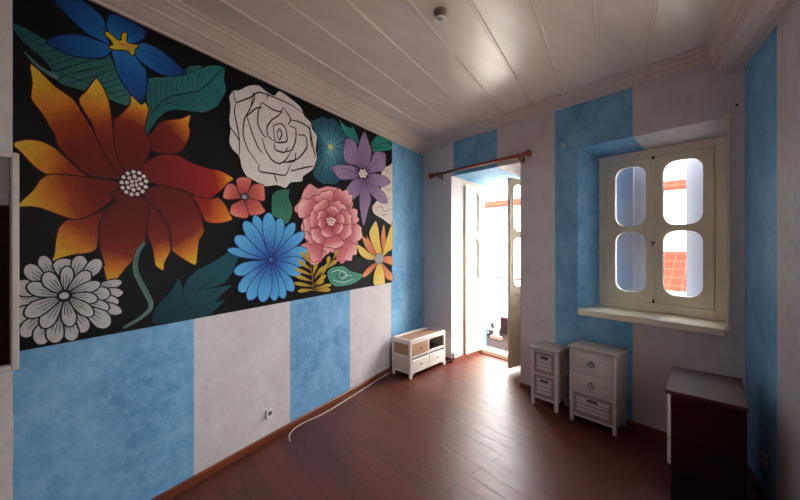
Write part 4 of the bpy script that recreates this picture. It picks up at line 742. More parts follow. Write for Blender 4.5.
  ('l',[(-1.4985,2.3346),(-1.4987,1.9598)],0.0076,(118,88,128)),
  ('l',[(-1.4641,2.3396),(-1.4503,2.0471)],0.0078,(118,88,128)),
  ('l',[(-1.5324,2.3297),(-1.5393,2.081)],0.0075,(118,88,128)),
  ('l',[(-1.7873,2.1365),(-1.5458,2.369)],0.0075,(118,88,128)),
  ('l',[(-1.0903,2.2127),(-1.4291,2.3869)],0.0078,(118,88,128)),
  ('d',(-1.5079,2.4616),0.1059,0.0647,(52,38,50),None),
  ('l',[(-1.4408,2.4731),(-1.3436,2.4898)],0.0129,(46,32,44)),
  ('l',[(-1.4499,2.4511),(-1.3663,2.4359)],0.0128,(46,32,44)),
  ('l',[(-1.4746,2.432),(-1.4272,2.39)],0.0125,(46,32,44)),
  ('l',[(-1.5079,2.4212),(-1.5079,2.3646)],0.0122,(46,32,44)),
  ('l',[(-1.5408,2.4212),(-1.586,2.3656)],0.0118,(46,32,44)),
  ('l',[(-1.5645,2.4319),(-1.6415,2.3915)],0.0116,(46,32,44)),
  ('l',[(-1.5731,2.4504),(-1.6615,2.4352)],0.0115,(46,32,44)),
  ('l',[(-1.5645,2.4718),(-1.6415,2.4857)],0.0116,(46,32,44)),
  ('l',[(-1.5407,2.4907),(-1.5859,2.5308)],0.0119,(46,32,44)),
  ('l',[(-1.5079,2.502),(-1.5079,2.5585)],0.0122,(46,32,44)),
  ('l',[(-1.4746,2.5025),(-1.4271,2.5608)],0.0125,(46,32,44)),
  ('l',[(-1.4499,2.492),(-1.3662,2.5358)],0.0128,(46,32,44)),
  ('d',(-1.4489,2.4717),0.0298,0.018,(226,214,206),None),
  ('d',(-1.4786,2.4356),0.0295,0.0179,(226,214,206),None),
  ('d',(-1.5368,2.426),0.0287,0.0177,(226,214,206),None),
  ('d',(-1.5654,2.4517),0.0284,0.0176,(226,214,206),None),
  ('d',(-1.5368,2.4872),0.0287,0.0177,(226,214,206),None),
  ('d',(-1.4786,2.4976),0.0294,0.0179,(226,214,206),None),
  ('d',(-1.5079,2.4616),0.0291,0.0178,(226,214,206),None)]),
 ('painted_flower', 'small coral painted flower with a grey centre right of the red flower', [
  ('p',[(-3.0591,1.9909),(-3.1348,1.9458),(-3.1518,1.8809),(-3.1003,1.858),(-3.0107,1.8529),(-2.9896,1.882),(-2.9921,1.915),(-3.0229,1.9674),(-3.029,2.0106)],[(0,(84,56,62)),(0.3,(176,76,70)),(0.75,(214,104,92)),(1,(226,136,124))],(-3.0253,2.0198),(-3.0887,1.8588),0,(96,30,32)),
  ('p',[(-3.0229,2.0058),(-2.9026,2.0077),(-2.8627,1.9601),(-2.8356,1.922),(-2.8894,1.8891),(-2.9796,1.8771),(-3.002,1.9253)],[(0,(84,56,62)),(0.3,(176,76,70)),(0.75,(214,104,92)),(1,(226,136,124))],(-3.0253,2.0198),(-2.8627,1.9141),0,(96,30,32)),
  ('p',[(-3.0253,2.0165),(-3.071,2.0005),(-3.1685,1.9823),(-3.207,2.0009),(-3.1796,2.0876),(-3.1291,2.1107),(-3.0886,2.0791),(-3.0627,2.0231)],[(0,(84,56,62)),(0.3,(176,76,70)),(0.75,(214,104,92)),(1,(226,136,124))],(-3.0253,2.0198),(-3.1961,2.0437),0,(96,30,32)),
  ('p',[(-3.0253,2.0198),(-3.071,2.0275),(-3.0886,2.0791),(-3.1003,2.1364),(-3.0769,2.1616),(-3.0289,2.1749),(-2.967,2.1683),(-2.9733,2.1171),(-2.9983,2.0583)],[(0,(84,56,62)),(0.3,(176,76,70)),(0.75,(214,104,92)),(1,(226,136,124))],(-3.0253,2.0198),(-3.035,2.1739),0,(96,30,32)),
  ('p',[(-3.0253,2.0198),(-2.9858,2.082),(-2.9415,2.1329),(-2.8559,2.1397),(-2.8424,2.0895),(-2.8424,2.0084),(-2.9157,2.0063),(-2.9921,2.0092)],[(0,(84,56,62)),(0.3,(176,76,70)),(0.75,(214,104,92)),(1,(226,136,124))],(-3.0253,2.0198),(-2.8424,2.0895),0,(96,30,32)),
  ('d',(-3.0278,2.0195),0.0414,0.0284,(60,46,54),None),
  ('d',(-3.029,2.0194),0.0242,0.0165,(150,146,156),None)]),
 ('painted_leaf', 'green painted leaf between the coral flower and the pink peony', [
  ('p',[(-2.7658,2.0639),(-2.7079,2.1129),(-2.586,2.1351),(-2.5939,2.0719),(-2.5463,1.964),(-2.5703,1.8868),(-2.6174,1.8282),(-2.7079,1.8719),(-2.7658,1.8979),(-2.7729,1.9802)],[(0,(48,108,82)),(1,(62,128,98))],(-2.586,2.1351),(-2.6174,1.8344),0,None),
  ('l',[(-2.7225,2.081),(-2.7472,2.0065),(-2.7182,1.9013)],0.0047,(26,72,54)),
  ('l',[(-2.6931,2.0846),(-2.7182,2.0095),(-2.6887,1.9034)],0.0047,(26,72,54)),
  ('l',[(-2.6632,2.0883),(-2.6887,2.0125),(-2.6587,1.9056)],0.0048,(26,72,54)),
  ('l',[(-2.6327,2.092),(-2.6586,2.0155),(-2.6281,1.9077)],0.0049,(26,72,54)),
  ('l',[(-2.6017,2.0958),(-2.6281,2.0186),(-2.5971,1.91)],0.005,(26,72,54))]),
 ('painted_flower', 'large pink painted peony with ruffled petals', [
  ('p',[(-2.5248,1.9812),(-2.4506,2.0686),(-2.4201,2.1418),(-2.3416,2.2232),(-2.2262,2.1913),(-2.1037,2.233),(-1.915,2.2332),(-1.8551,2.1612),(-1.7934,2.209),(-1.6867,2.1114),(-1.7085,2.0263),(-1.6648,1.8905),(-1.5976,1.7525),(-1.6203,1.6113),(-1.7087,1.5292),(-1.8755,1.4406),(-1.935,1.4828),(-2.0117,1.5631),(-2.1039,1.5524),(-2.2433,1.4461),(-2.3258,1.4623),(-2.3893,1.5475),(-2.3418,1.6175),(-2.4048,1.7115),(-2.4507,1.8031),(-2.4202,1.8741),(-2.4355,1.9312),(-2.5103,1.937)],[(0,(140,48,62)),(0.55,(196,92,104)),(1,(236,164,164))],(-2.0304,1.8457),(-2.0304,1.8457),1,(128,44,58)),
  ('p',[(-2.1175,1.8807),(-2.3127,1.8915),(-2.4612,1.8908),(-2.4866,1.9283),(-2.494,1.9676),(-2.4914,2.0085),(-2.4583,2.0402),(-2.431,2.0752),(-2.3498,2.0732),(-2.3149,2.0994),(-2.2708,2.1173),(-2.2048,2.0044)],[(0,(150,50,66)),(0.35,(176,72,88)),(0.7,(212,116,124)),(0.92,(240,176,172)),(1,(244,188,182))],(-2.1175,1.8807),(-2.4451,2.034),0,(128,44,58)),
  ('p',[(-2.0587,1.9096),(-2.1784,2.0053),(-2.2796,2.0742),(-2.2662,2.1218),(-2.2149,2.1283),(-2.1812,2.1681),(-2.1297,2.1765),(-2.0797,2.1976),(-2.0258,2.196),(-1.9802,2.1566),(-1.938,2.1399),(-1.9961,2.0447)],[(0,(150,50,66)),(0.35,(176,72,88)),(0.7,(212,116,124)),(0.92,(240,176,172)),(1,(244,188,182))],(-2.0587,1.9096),(-2.1322,2.1858),0,(128,44,58)),
  ('p',[(-2.0017,1.9083),(-2.0008,2.0565),(-2.0135,2.1628),(-1.9591,2.2219),(-1.9044,2.2357),(-1.8618,2.2136),(-1.7894,2.2445),(-1.7659,2.1964),(-1.7082,2.1954),(-1.7076,2.1386),(-1.7068,2.0932),(-1.8338,2.0216)],[(0,(150,50,66)),(0.35,(176,72,88)),(0.7,(212,116,124)),(0.92,(240,176,172)),(1,(244,188,182))],(-2.0017,1.9083),(-1.8006,2.2268),0,(128,44,58)),
  ('p',[(-1.9527,1.8788),(-1.8765,1.9821),(-1.8157,2.073),(-1.7772,2.0544),(-1.7231,2.0445),(-1.6365,2.0446),(-1.6055,2.0103),(-1.6214,1.9621),(-1.5783,1.9313),(-1.6217,1.8863),(-1.6488,1.8498),(-1.7868,1.8657)],[(0,(150,50,66)),(0.35,(176,72,88)),(0.7,(212,116,124)),(0.92,(240,176,172)),(1,(244,188,182))],(-1.9527,1.8788),(-1.6298,2.0011),0,(128,44,58)),
  ('p',[(-1.9527,1.8197),(-1.7622,1.8485),(-1.6275,1.8786),(-1.5401,1.8425),(-1.5372,1.7982),(-1.5192,1.7482),(-1.5477,1.7038),(-1.6263,1.6791),(-1.6755,1.6499),(-1.7463,1.6388),(-1.812,1.6348),(-1.8611,1.7121)],[(0,(150,50,66)),(0.35,(176,72,88)),(0.7,(212,116,124)),(0.92,(240,176,172)),(1,(244,188,182))],(-1.9527,1.8197),(-1.5769,1.7122),0,(128,44,58)),
  ('p',[(-1.9929,1.789),(-1.792,1.6979),(-1.6341,1.6418),(-1.621,1.5867),(-1.6246,1.531),(-1.6954,1.5244),(-1.7137,1.4667),(-1.7879,1.4718),(-1.8517,1.4731),(-1.9051,1.4601),(-1.9702,1.5013),(-1.9715,1.6292)],[(0,(150,50,66)),(0.35,(176,72,88)),(0.7,(212,116,124)),(0.92,(240,176,172)),(1,(244,188,182))],(-1.9929,1.789),(-1.7233,1.4778),0,(128,44,58)),
  ('p',[(-2.054,1.7788),(-2.0032,1.682),(-1.9617,1.6146),(-1.9877,1.5855),(-2.0206,1.5613),(-2.0569,1.5769),(-2.0981,1.5435),(-2.1245,1.5854),(-2.1641,1.5755),(-2.1907,1.595),(-2.1909,1.6451),(-2.1368,1.6928)],[(0,(150,50,66)),(0.35,(176,72,88)),(0.7,(212,116,124)),(0.92,(240,176,172)),(1,(244,188,182))],(-2.054,1.7788),(-2.0946,1.5621),0,(128,44,58)),
  ('p',[(-2.0977,1.7895),(-2.1526,1.6248),(-2.1854,1.4798),(-2.2343,1.483),(-2.2958,1.4705),(-2.3267,1.504),(-2.3697,1.5197),(-2.4082,1.54),(-2.4664,1.5467),(-2.4396,1.6089),(-2.4609,1.636),(-2.2958,1.6994)],[(0,(150,50,66)),(0.35,(176,72,88)),(0.7,(212,116,124)),(0.92,(240,176,172)),(1,(244,188,182))],(-2.0977,1.7895),(-2.3869,1.5027),0,(128,44,58)),
  ('p',[(-2.129,1.8162),(-2.2229,1.7255),(-2.2984,1.6469),(-2.3458,1.6523),(-2.3626,1.6786),(-2.3924,1.698),(-2.4197,1.7201),(-2.4404,1.7457),(-2.4082,1.7818),(-2.4231,1.8073),(-2.399,1.8356),(-2.2806,1.8249)],[(0,(150,50,66)),(0.35,(176,72,88)),(0.7,(212,116,124)),(0.92,(240,176,172)),(1,(244,188,182))],(-2.129,1.8162),(-2.4169,1.7211),0,(128,44,58)),
  ('p',[(-2.136,1.8413),(-2.2586,1.787),(-2.356,1.7412),(-2.3584,1.765),(-2.4208,1.7769),(-2.3989,1.806),(-2.4148,1.83),(-2.4213,1.856),(-2.4185,1.8826),(-2.369,1.9018),(-2.3562,1.9243),(-2.2574,1.8858)],[(0,(150,50,66)),(0.35,(176,72,88)),(0.7,(212,116,124)),(0.92,(240,176,172)),(1,(244,188,182))],(-2.136,1.8413),(-2.4202,1.8298),0,(128,44,58)),
  ('p',[(-2.0987,1.8711),(-2.2211,1.8375),(-2.3112,1.804),(-2.3301,1.8248),(-2.347,1.8482),(-2.3485,1.8741),(-2.3413,1.8999),(-2.3307,1.9254),(-2.3262,1.9534),(-2.3031,1.9764),(-2.2424,1.9775),(-2.1897,1.9306)],[(0,(150,50,66)),(0.35,(176,72,88)),(0.7,(212,116,124)),(0.92,(240,176,172)),(1,(244,188,182))],(-2.0987,1.8711),(-2.3555,1.9016),0,(128,44,58)),
  ('p',[(-2.0727,1.8956),(-2.1917,1.9394),(-2.2754,1.9586),(-2.2991,2.0027),(-2.2708,2.0252),(-2.2422,2.0484),(-2.2053,2.0648),(-2.1719,2.0884),(-2.1302,2.1014),(-2.0829,2.088),(-2.0426,2.075),(-2.064,1.9959)],[(0,(150,50,66)),(0.35,(176,72,88)),(0.7,(212,116,124)),(0.92,(240,176,172)),(1,(244,188,182))],(-2.0727,1.8956),(-2.2098,2.0706),0,(128,44,58)),
  ('p',[(-2.0301,1.8997),(-2.0542,1.9902),(-2.0835,2.0474),(-2.0503,2.0916),(-2.0113,2.0805),(-1.9648,2.1007),(-1.9152,2.1092),(-1.8895,2.0767),(-1.8422,2.0752),(-1.8125,2.0539),(-1.8125,2.0147),(-1.9183,1.9647)],[(0,(150,50,66)),(0.35,(176,72,88)),(0.7,(212,116,124)),(0.92,(240,176,172)),(1,(244,188,182))],(-2.0301,1.8997),(-1.9216,2.0975),0,(128,44,58)),
  ('p',[(-1.9997,1.8802),(-1.9244,1.9583),(-1.868,2.0317),(-1.8389,2.0143),(-1.7863,2.0094),(-1.7634,1.9843),(-1.7093,1.9681),(-1.7239,1.9303),(-1.7204,1.8991),(-1.7147,1.868),(-1.754,1.8391),(-1.8705,1.8633)],[(0,(150,50,66)),(0.35,(176,72,88)),(0.7,(212,116,124)),(0.92,(240,176,172)),(1,(244,188,182))],(-1.9997,1.8802),(-1.7267,1.9629),0,(128,44,58)),
  ('p',[(-2.0057,1.8471),(-1.8614,1.854),(-1.72,1.8708),(-1.7208,1.8391),(-1.7129,1.8044),(-1.7114,1.7665),(-1.7468,1.7381),(-1.7897,1.7161),(-1.83,1.6956),(-1.8853,1.6929),(-1.9301,1.6881),(-1.9549,1.7595)],[(0,(150,50,66)),(0.35,(176,72,88)),(0.7,(212,116,124)),(0.92,(240,176,172)),(1,(244,188,182))],(-2.0057,1.8471),(-1.7475,1.7385),0,(128,44,58)),
  ('p',[(-2.0427,1.83),(-1.9461,1.7468),(-1.8378,1.6723),(-1.8636,1.6383),(-1.9075,1.6215),(-1.9537,1.608),(-2.0029,1.6053),(-2.0506,1.615),(-2.095,1.6189),(-2.1389,1.6222),(-2.1714,1.6471),(-2.1039,1.7304)],[(0,(150,50,66)),(0.35,(176,72,88)),(0.7,(212,116,124)),(0.92,(240,176,172)),(1,(244,188,182))],(-2.0427,1.83),(-2.0021,1.601),0,(128,44,58)),
  ('p',[(-2.0851,1.8382),(-2.1176,1.7429),(-2.1287,1.6695),(-2.1776,1.6514),(-2.221,1.6537),(-2.2586,1.666),(-2.2906,1.6842),(-2.3179,1.7056),(-2.3191,1.7393),(-2.3334,1.7639),(-2.3108,1.7976),(-2.2162,1.809)],[(0,(150,50,66)),(0.35,(176,72,88)),(0.7,(212,116,124)),(0.92,(240,176,172)),(1,(244,188,182))],(-2.0851,1.8382),(-2.2848,1.6885),0,(128,44,58)),
  ('p',[(-2.0667,1.8836),(-2.1569,1.8818),(-2.228,1.871),(-2.2457,1.8912),(-2.2462,1.9132),(-2.2304,1.9327),(-2.23,1.959),(-2.2015,1.9738),(-2.1726,1.986),(-2.1349,1.985),(-2.1091,1.9936),(-2.0971,1.9418)],[(0,(150,50,66)),(0.35,(176,72,88)),(0.7,(212,116,124)),(0.92,(240,176,172)),(1,(244,188,182))],(-2.0667,1.8836),(-2.2197,1.9543),0,(128,44,58)),
  ('p',[(-2.0452,1.8908),(-2.0838,1.9489),(-2.1256,1.9868),(-2.1072,2.0127),(-2.0771,2.0237),(-2.0439,2.0399),(-2.0085,2.039),(-1.9727,2.0377),(-1.948,2.0176),(-1.9207,2.006),(-1.9049,1.9855),(-1.9777,1.9438)],[(0,(150,50,66)),(0.35,(176,72,88)),(0.7,(212,116,124)),(0.92,(240,176,172)),(1,(244,188,182))],(-2.0452,1.8908),(-2.0095,2.0351),0,(128,44,58)),
  ('p',[(-2.0276,1.8812),(-1.975,1.9299),(-1.9366,1.9791),(-1.9134,1.9698),(-1.8757,1.9665),(-1.8524,1.9515),(-1.8425,1.9306),(-1.8291,1.9102),(-1.8341,1.887),(-1.8595,1.8659),(-1.8805,1.8486),(-1.9459,1.8681)],[(0,(150,50,66)),(0.35,(176,72,88)),(0.7,(212,116,124)),(0.92,(240,176,172)),(1,(244,188,182))],(-2.0276,1.8812),(-1.8487,1.9289),0,(128,44,58)),
  ('p',[(-2.0334,1.8653),(-1.945,1.8604),(-1.8765,1.8667),(-1.8517,1.8421),(-1.8521,1.8162),(-1.8768,1.7968),(-1.8947,1.7742),(-1.9241,1.7585),(-1.9582,1.7493),(-1.9976,1.7565),(-2.027,1.7518),(-2.0226,1.8059)],[(0,(150,50,66)),(0.35,(176,72,88)),(0.7,(212,116,124)),(0.92,(240,176,172)),(1,(244,188,182))],(-2.0334,1.8653),(-1.8993,1.7772),0,(128,44,58)),
  ('p',[(-2.0561,1.8606),(-2.027,1.798),(-1.9863,1.7487),(-2.0149,1.73),(-2.0499,1.7242),(-2.0872,1.717),(-2.1249,1.7183),(-2.156,1.732),(-2.1832,1.7476),(-2.1879,1.778),(-2.1974,1.7987),(-2.134,1.8193)],[(0,(150,50,66)),(0.35,(176,72,88)),(0.7,(212,116,124)),(0.92,(240,176,172)),(1,(244,188,182))],(-2.0561,1.8606),(-2.1219,1.7243),0,(128,44,58)),
  ('p',[(-2.0708,1.8721),(-2.1278,1.8323),(-2.1647,1.7962),(-2.1929,1.8011),(-2.2048,1.8163),(-2.2288,1.8286),(-2.2351,1.8472),(-2.2218,1.8672),(-2.2241,1.8854),(-2.2048,1.9013),(-2.182,1.9136),(-2.1402,1.8927)],[(0,(150,50,66)),(0.35,(176,72,88)),(0.7,(212,116,124)),(0.92,(240,176,172)),(1,(244,188,182))],(-2.0708,1.8721),(-2.2313,1.8477),0,(128,44,58)),
  ('d',(-2.049,1.8831),0.0814,0.051,(170,66,82),None),
  ('d',(-2.0929,1.8984),0.016,0.0111,(240,226,214),None),
  ('d',(-2.0563,1.9108),0.0162,0.0112,(240,226,214),None),
  ('d',(-2.0191,1.9079),0.0166,0.0113,(240,226,214),None),
  ('d',(-1.9888,1.8942),0.0168,0.0114,(240,226,214),None),
  ('d',(-2.0857,1.8735),0.016,0.0111,(240,226,214),None),
  ('d',(-2.049,1.8806),0.0163,0.0112,(240,226,214),None),
  ('d',(-2.0116,1.8723),0.0166,0.0113,(240,226,214),None),
  ('d',(-2.0637,1.8543),0.0162,0.0112,(240,226,214),None),
  ('d',(-2.0266,1.851),0.0164,0.0113,(240,226,214),None)]),
 ('painted_flower', 'bright blue painted daisy at the lower middle of the mural', [
  ('p',[(-2.7938,1.5237),(-2.8738,1.5532),(-2.9685,1.5893),(-3.0596,1.6174),(-3.1251,1.6248),(-3.1591,1.6198),(-3.1725,1.6094),(-3.1657,1.5941),(-3.1382,1.5744),(-3.0771,1.5515),(-2.9833,1.5351),(-2.8821,1.524),(-2.7967,1.5138)],[(0,(36,58,130)),(0.3,(54,108,178)),(0.55,(78,154,212)),(1,(98,176,224))],(-2.7953,1.5187),(-3.1725,1.6094),0,(22,50,110)),
  ('l',[(-2.8707,1.5339),(-2.9967,1.56),(-3.0411,1.5707)],0.0035,(58,120,190)),
  ('l',[(-2.8691,1.5395),(-2.993,1.5734),(-3.0738,1.5926)],0.0035,(58,120,190)),
  ('p',[(-2.7685,1.5099),(-2.6898,1.5075),(-2.5856,1.5026),(-2.4788,1.5084),(-2.4059,1.535),(-2.3743,1.5654),(-2.3697,1.5925),(-2.3919,1.6145),(-2.4394,1.6298),(-2.5201,1.6276),(-2.6168,1.5956),(-2.7053,1.5551),(-2.7735,1.5254)],[(0,(36,58,130)),(0.3,(54,108,178)),(0.55,(78,154,212)),(1,(98,176,224))],(-2.771,1.5176),(-2.3697,1.5925),0,(22,50,110)),
  ('l',[(-2.7065,1.5345),(-2.5853,1.5647),(-2.5368,1.5739)],0.0035,(58,120,190)),
  ('l',[(-2.7036,1.5254),(-2.5774,1.5413),(-2.487,1.5579)],0.0035,(58,120,190)),
  ('p',[(-2.772,1.5083),(-2.7029,1.4882),(-2.6125,1.4606),(-2.5166,1.4401),(-2.4425,1.4421),(-2.403,1.4563),(-2.3882,1.4745),(-2.3989,1.4953),(-2.4348,1.5174),(-2.507,1.5348),(-2.6053,1.5345),(-2.6992,1.526),(-2.7709,1.5206)],[(0,(36,58,130)),(0.3,(54,108,178)),(0.55,(78,154,212)),(1,(98,176,224))],(-2.7715,1.5145),(-2.3882,1.4745),0,(22,50,110)),
  ('l',[(-2.7079,1.5115),(-2.589,1.5048),(-2.5425,1.5001)],0.0035,(58,120,190)),
  ('l',[(-2.7086,1.5043),(-2.5908,1.4862),(-2.5048,1.4771)],0.0035,(58,120,190)),
  ('p',[(-2.7962,1.5202),(-2.872,1.5172),(-2.9628,1.5151),(-3.0456,1.5043),(-3.0963,1.4794),(-3.1164,1.4543),(-3.1183,1.4329),(-3.1025,1.4158),(-3.0688,1.4036),(-3.0091,1.4056),(-2.9321,1.4343),(-2.8551,1.4738),(-2.7903,1.5055)],[(0,(36,58,130)),(0.3,(54,108,178)),(0.55,(78,154,212)),(1,(98,176,224))],(-2.7932,1.5128),(-3.1183,1.4329),0,(22,50,110)),
  ('l',[(-2.8551,1.4931),(-2.9601,1.4608),(-2.9986,1.4515)],0.0035,(58,120,190)),
  ('l',[(-2.8583,1.5014),(-2.9676,1.4809),(-3.0373,1.4636)],0.0035,(58,120,190)),
  ('p',[(-2.7766,1.5056),(-2.7244,1.4672),(-2.6577,1.4161),(-2.5833,1.3711),(-2.5173,1.3538),(-2.4753,1.3572),(-2.4529,1.3708),(-2.4513,1.3938),(-2.4712,1.4248),(-2.5262,1.461),(-2.614,1.4869),(-2.7024,1.5037),(-2.7695,1.5176)],[(0,(36,58,130)),(0.3,(54,108,178)),(0.55,(78,154,212)),(1,(98,176,224))],(-2.7731,1.5116),(-2.4529,1.3708),0,(22,50,110)),
  ('l',[(-2.7174,1.4915),(-2.6145,1.4532),(-2.5756,1.4362)],0.0035,(58,120,190)),
  ('l',[(-2.7216,1.4846),(-2.6255,1.4355),(-2.5541,1.4038)],0.0035,(58,120,190)),
  ('p',[(-2.7795,1.5291),(-2.7964,1.6075),(-2.8158,1.7048),(-2.8443,1.7978),(-2.883,1.8568),(-2.9155,1.8806),(-2.9396,1.8832),(-2.9547,1.8655),(-2.9601,1.8279),(-2.9448,1.7623),(-2.898,1.6782),(-2.8406,1.5945),(-2.7945,1.5251)],[(0,(36,58,130)),(0.3,(54,108,178)),(0.55,(78,154,212)),(1,(98,176,224))],(-2.787,1.5271),(-2.9396,1.8832),0,(22,50,110)),
  ('l',[(-2.8197,1.5924),(-2.8752,1.7058),(-2.8933,1.7482)],0.0035,(58,120,190)),
  ('l',[(-2.8113,1.5949),(-2.8548,1.7126),(-2.8882,1.7903)],0.0035,(58,120,190)),
  ('p',[(-2.7684,1.521),(-2.7079,1.5738),(-2.6276,1.6416),(-2.5532,1.7172),(-2.5174,1.7826),(-2.5139,1.8223),(-2.5274,1.842),(-2.5566,1.8413),(-2.5997,1.8201),(-2.656,1.7664),(-2.7071,1.6821),(-2.7482,1.5955),(-2.7815,1.5284)],[(0,(36,58,130)),(0.3,(54,108,178)),(0.55,(78,154,212)),(1,(98,176,224))],(-2.775,1.5247),(-2.5274,1.842),0,(22,50,110)),
  ('l',[(-2.7367,1.5807),(-2.6655,1.6829),(-2.6357,1.7212)],0.0035,(58,120,190)),
  ('l',[(-2.7291,1.5766),(-2.6455,1.6728),(-2.5899,1.7438)],0.0035,(58,120,190)),
  ('p',[(-2.7877,1.5287),(-2.8467,1.5818),(-2.9166,1.6472),(-2.9898,1.7012),(-3.0525,1.7212),(-3.0916,1.7183),(-3.1131,1.7046),(-3.117,1.6811),(-3.1029,1.6483),(-3.0566,1.6067),(-2.9727,1.5705),(-2.8776,1.541),(-2.7984,1.5149)],[(0,(36,58,130)),(0.3,(54,108,178)),(0.55,(78,154,212)),(1,(98,176,224))],(-2.793,1.5218),(-3.1131,1.7046),0,(22,50,110)),
  ('l',[(-2.8584,1.5535),(-2.9678,1.6081),(-3.0055,1.6298)],0.0035,(58,120,190)),
  ('l',[(-2.8525,1.5613),(-2.9539,1.6272),(-3.023,1.6664)],0.0035,(58,120,190)),
  ('p',[(-2.782,1.5036),(-2.7513,1.4429),(-2.7136,1.3646),(-2.6658,1.289),(-2.6114,1.2422),(-2.5691,1.2248),(-2.5398,1.2257),(-2.5252,1.2447),(-2.527,1.2813),(-2.5601,1.3401),(-2.6318,1.4064),(-2.7097,1.4653),(-2.7685,1.5112)],[(0,(36,58,130)),(0.3,(54,108,178)),(0.55,(78,154,212)),(1,(98,176,224))],(-2.7753,1.5074),(-2.5398,1.2257),0,(22,50,110)),
  ('l',[(-2.7312,1.4615),(-2.6511,1.3764),(-2.6225,1.3423)],0.0035,(58,120,190)),
  ('l',[(-2.7391,1.4573),(-2.6717,1.366),(-2.6194,1.3033)],0.0035,(58,120,190)),
  ('p',[(-2.7988,1.5143),(-2.8733,1.4788),(-2.9634,1.4379),(-3.0411,1.3914),(-3.0795,1.3435),(-3.0871,1.3082),(-3.0782,1.2845),(-3.0533,1.2729),(-3.0125,1.2744),(-2.9525,1.3025),(-2.8895,1.3665),(-2.8327,1.4412),(-2.7848,1.5017)],[(0,(36,58,130)),(0.3,(54,108,178)),(0.55,(78,154,212)),(1,(98,176,224))],(-2.7918,1.508),(-3.0782,1.2845),0,(22,50,110)),
  ('l',[(-2.8432,1.4612),(-2.932,1.3824),(-2.9662,1.356)],0.0035,(58,120,190)),
  ('l',[(-2.851,1.4684),(-2.9504,1.4003),(-3.0117,1.3521)],0.0035,(58,120,190)),
  ('p',[(-2.7824,1.5299),(-2.819,1.6026),(-2.8621,1.6924),(-2.9133,1.774),(-2.9675,1.819),(-3.0071,1.8321),(-3.0333,1.8274),(-3.0455,1.806),(-3.0434,1.7685),(-3.0132,1.7099),(-2.9449,1.6421),(-2.8641,1.5767),(-2.7979,1.5214)],[(0,(36,58,130)),(0.3,(54,108,178)),(0.55,(78,154,212)),(1,(98,176,224))],(-2.7902,1.5256),(-3.0333,1.8274),0,(22,50,110)),
  ('l',[(-2.8409,1.5808),(-2.9264,1.6757),(-2.9551,1.7115)],0.0035,(58,120,190)),
  ('l',[(-2.8323,1.5858),(-2.9059,1.6884),(-2.9587,1.7537)],0.0035,(58,120,190)),
  ('p',[(-2.767,1.517),(-2.6891,1.5504),(-2.5855,1.593),(-2.4831,1.6453),(-2.4213,1.6989),(-2.4014,1.7368),(-2.4065,1.7599),(-2.4356,1.7672),(-2.4868,1.7582),(-2.564,1.7209),(-2.647,1.653),(-2.7198,1.5816),(-2.7768,1.5274)],[(0,(36,58,130)),(0.3,(54,108,178)),(0.55,(78,154,212)),(1,(98,176,224))],(-2.7719,1.5222),(-2.4065,1.7599),0,(22,50,110)),
  ('l',[(-2.7143,1.5645),(-2.6061,1.6426),(-2.562,1.6714)],0.0035,(58,120,190)),
  ('l',[(-2.7085,1.5586),(-2.5906,1.6276),(-2.5082,1.6809)],0.0035,(58,120,190)),
  ('p',[(-2.7857,1.5039),(-2.7754,1.4362),(-2.7641,1.3506),(-2.7428,1.2663),(-2.7068,1.208),(-2.6731,1.1806),(-2.6457,1.1735),(-2.6264,1.1872),(-2.6164,1.2217),(-2.6284,1.2857),(-2.6743,1.3682),(-2.7292,1.4464),(-2.7705,1.5075)],[(0,(36,58,130)),(0.3,(54,108,178)),(0.55,(78,154,212)),(1,(98,176,224))],(-2.7782,1.5057),(-2.6457,1.1735),0,(22,50,110)),
  ('l',[(-2.7506,1.4487),(-2.7019,1.3449),(-2.6858,1.3047)],0.0035,(58,120,190)),
  ('l',[(-2.7594,1.4467),(-2.7244,1.3406),(-2.6952,1.2672)],0.0035,(58,120,190)),
  ('p',[(-2.7971,1.51),(-2.8564,1.4563),(-2.9293,1.3926),(-2.9898,1.326),(-3.0134,1.2678),(-3.0113,1.2302),(-2.9965,1.2086),(-2.9698,1.2036),(-2.9315,1.2163),(-2.8823,1.2608),(-2.8407,1.3416),(-2.8084,1.4302),(-2.7807,1.5015)],[(0,(36,58,130)),(0.3,(54,108,178)),(0.55,(78,154,212)),(1,(98,176,224))],(-2.7889,1.5058),(-2.9965,1.2086),0,(22,50,110)),
  ('l',[(-2.8237,1.447),(-2.8849,1.3461),(-2.9098,1.3107)],0.0035,(58,120,190)),
  ('l',[(-2.8328,1.452),(-2.9069,1.3589),(-2.9517,1.2946)],0.0035,(58,120,190)),
  ('p',[(-2.7704,1.5241),(-2.7331,1.5889),(-2.6835,1.6716),(-2.6444,1.7585),(-2.6403,1.8258),(-2.6563,1.8618),(-2.6796,1.8761),(-2.7086,1.8687),(-2.7419,1.84),(-2.7733,1.779),(-2.7851,1.6904),(-2.7858,1.6),(-2.7878,1.5281)],[(0,(36,58,130)),(0.3,(54,108,178)),(0.55,(78,154,212)),(1,(98,176,224))],(-2.7791,1.5261),(-2.6796,1.8761),0,(22,50,110)),
  ('l',[(-2.7666,1.5887),(-2.7427,1.7009),(-2.7308,1.7429)],0.0035,(58,120,190)),
  ('l',[(-2.7566,1.5866),(-2.7173,1.6963),(-2.6951,1.774)],0.0035,(58,120,190)),
  ('p',[(-2.7887,1.505),(-2.797,1.4379),(-2.809,1.3545),(-2.8112,1.2713),(-2.7931,1.2105),(-2.7691,1.1788),(-2.7458,1.1672),(-2.7244,1.176),(-2.706,1.2057),(-2.6999,1.2672),(-2.7204,1.3534),(-2.7507,1.4384),(-2.7733,1.5055)],[(0,(36,58,130)),(0.3,(54,108,178)),(0.55,(78,154,212)),(1,(98,176,224))],(-2.781,1.5052),(-2.7458,1.1672),0,(22,50,110)),
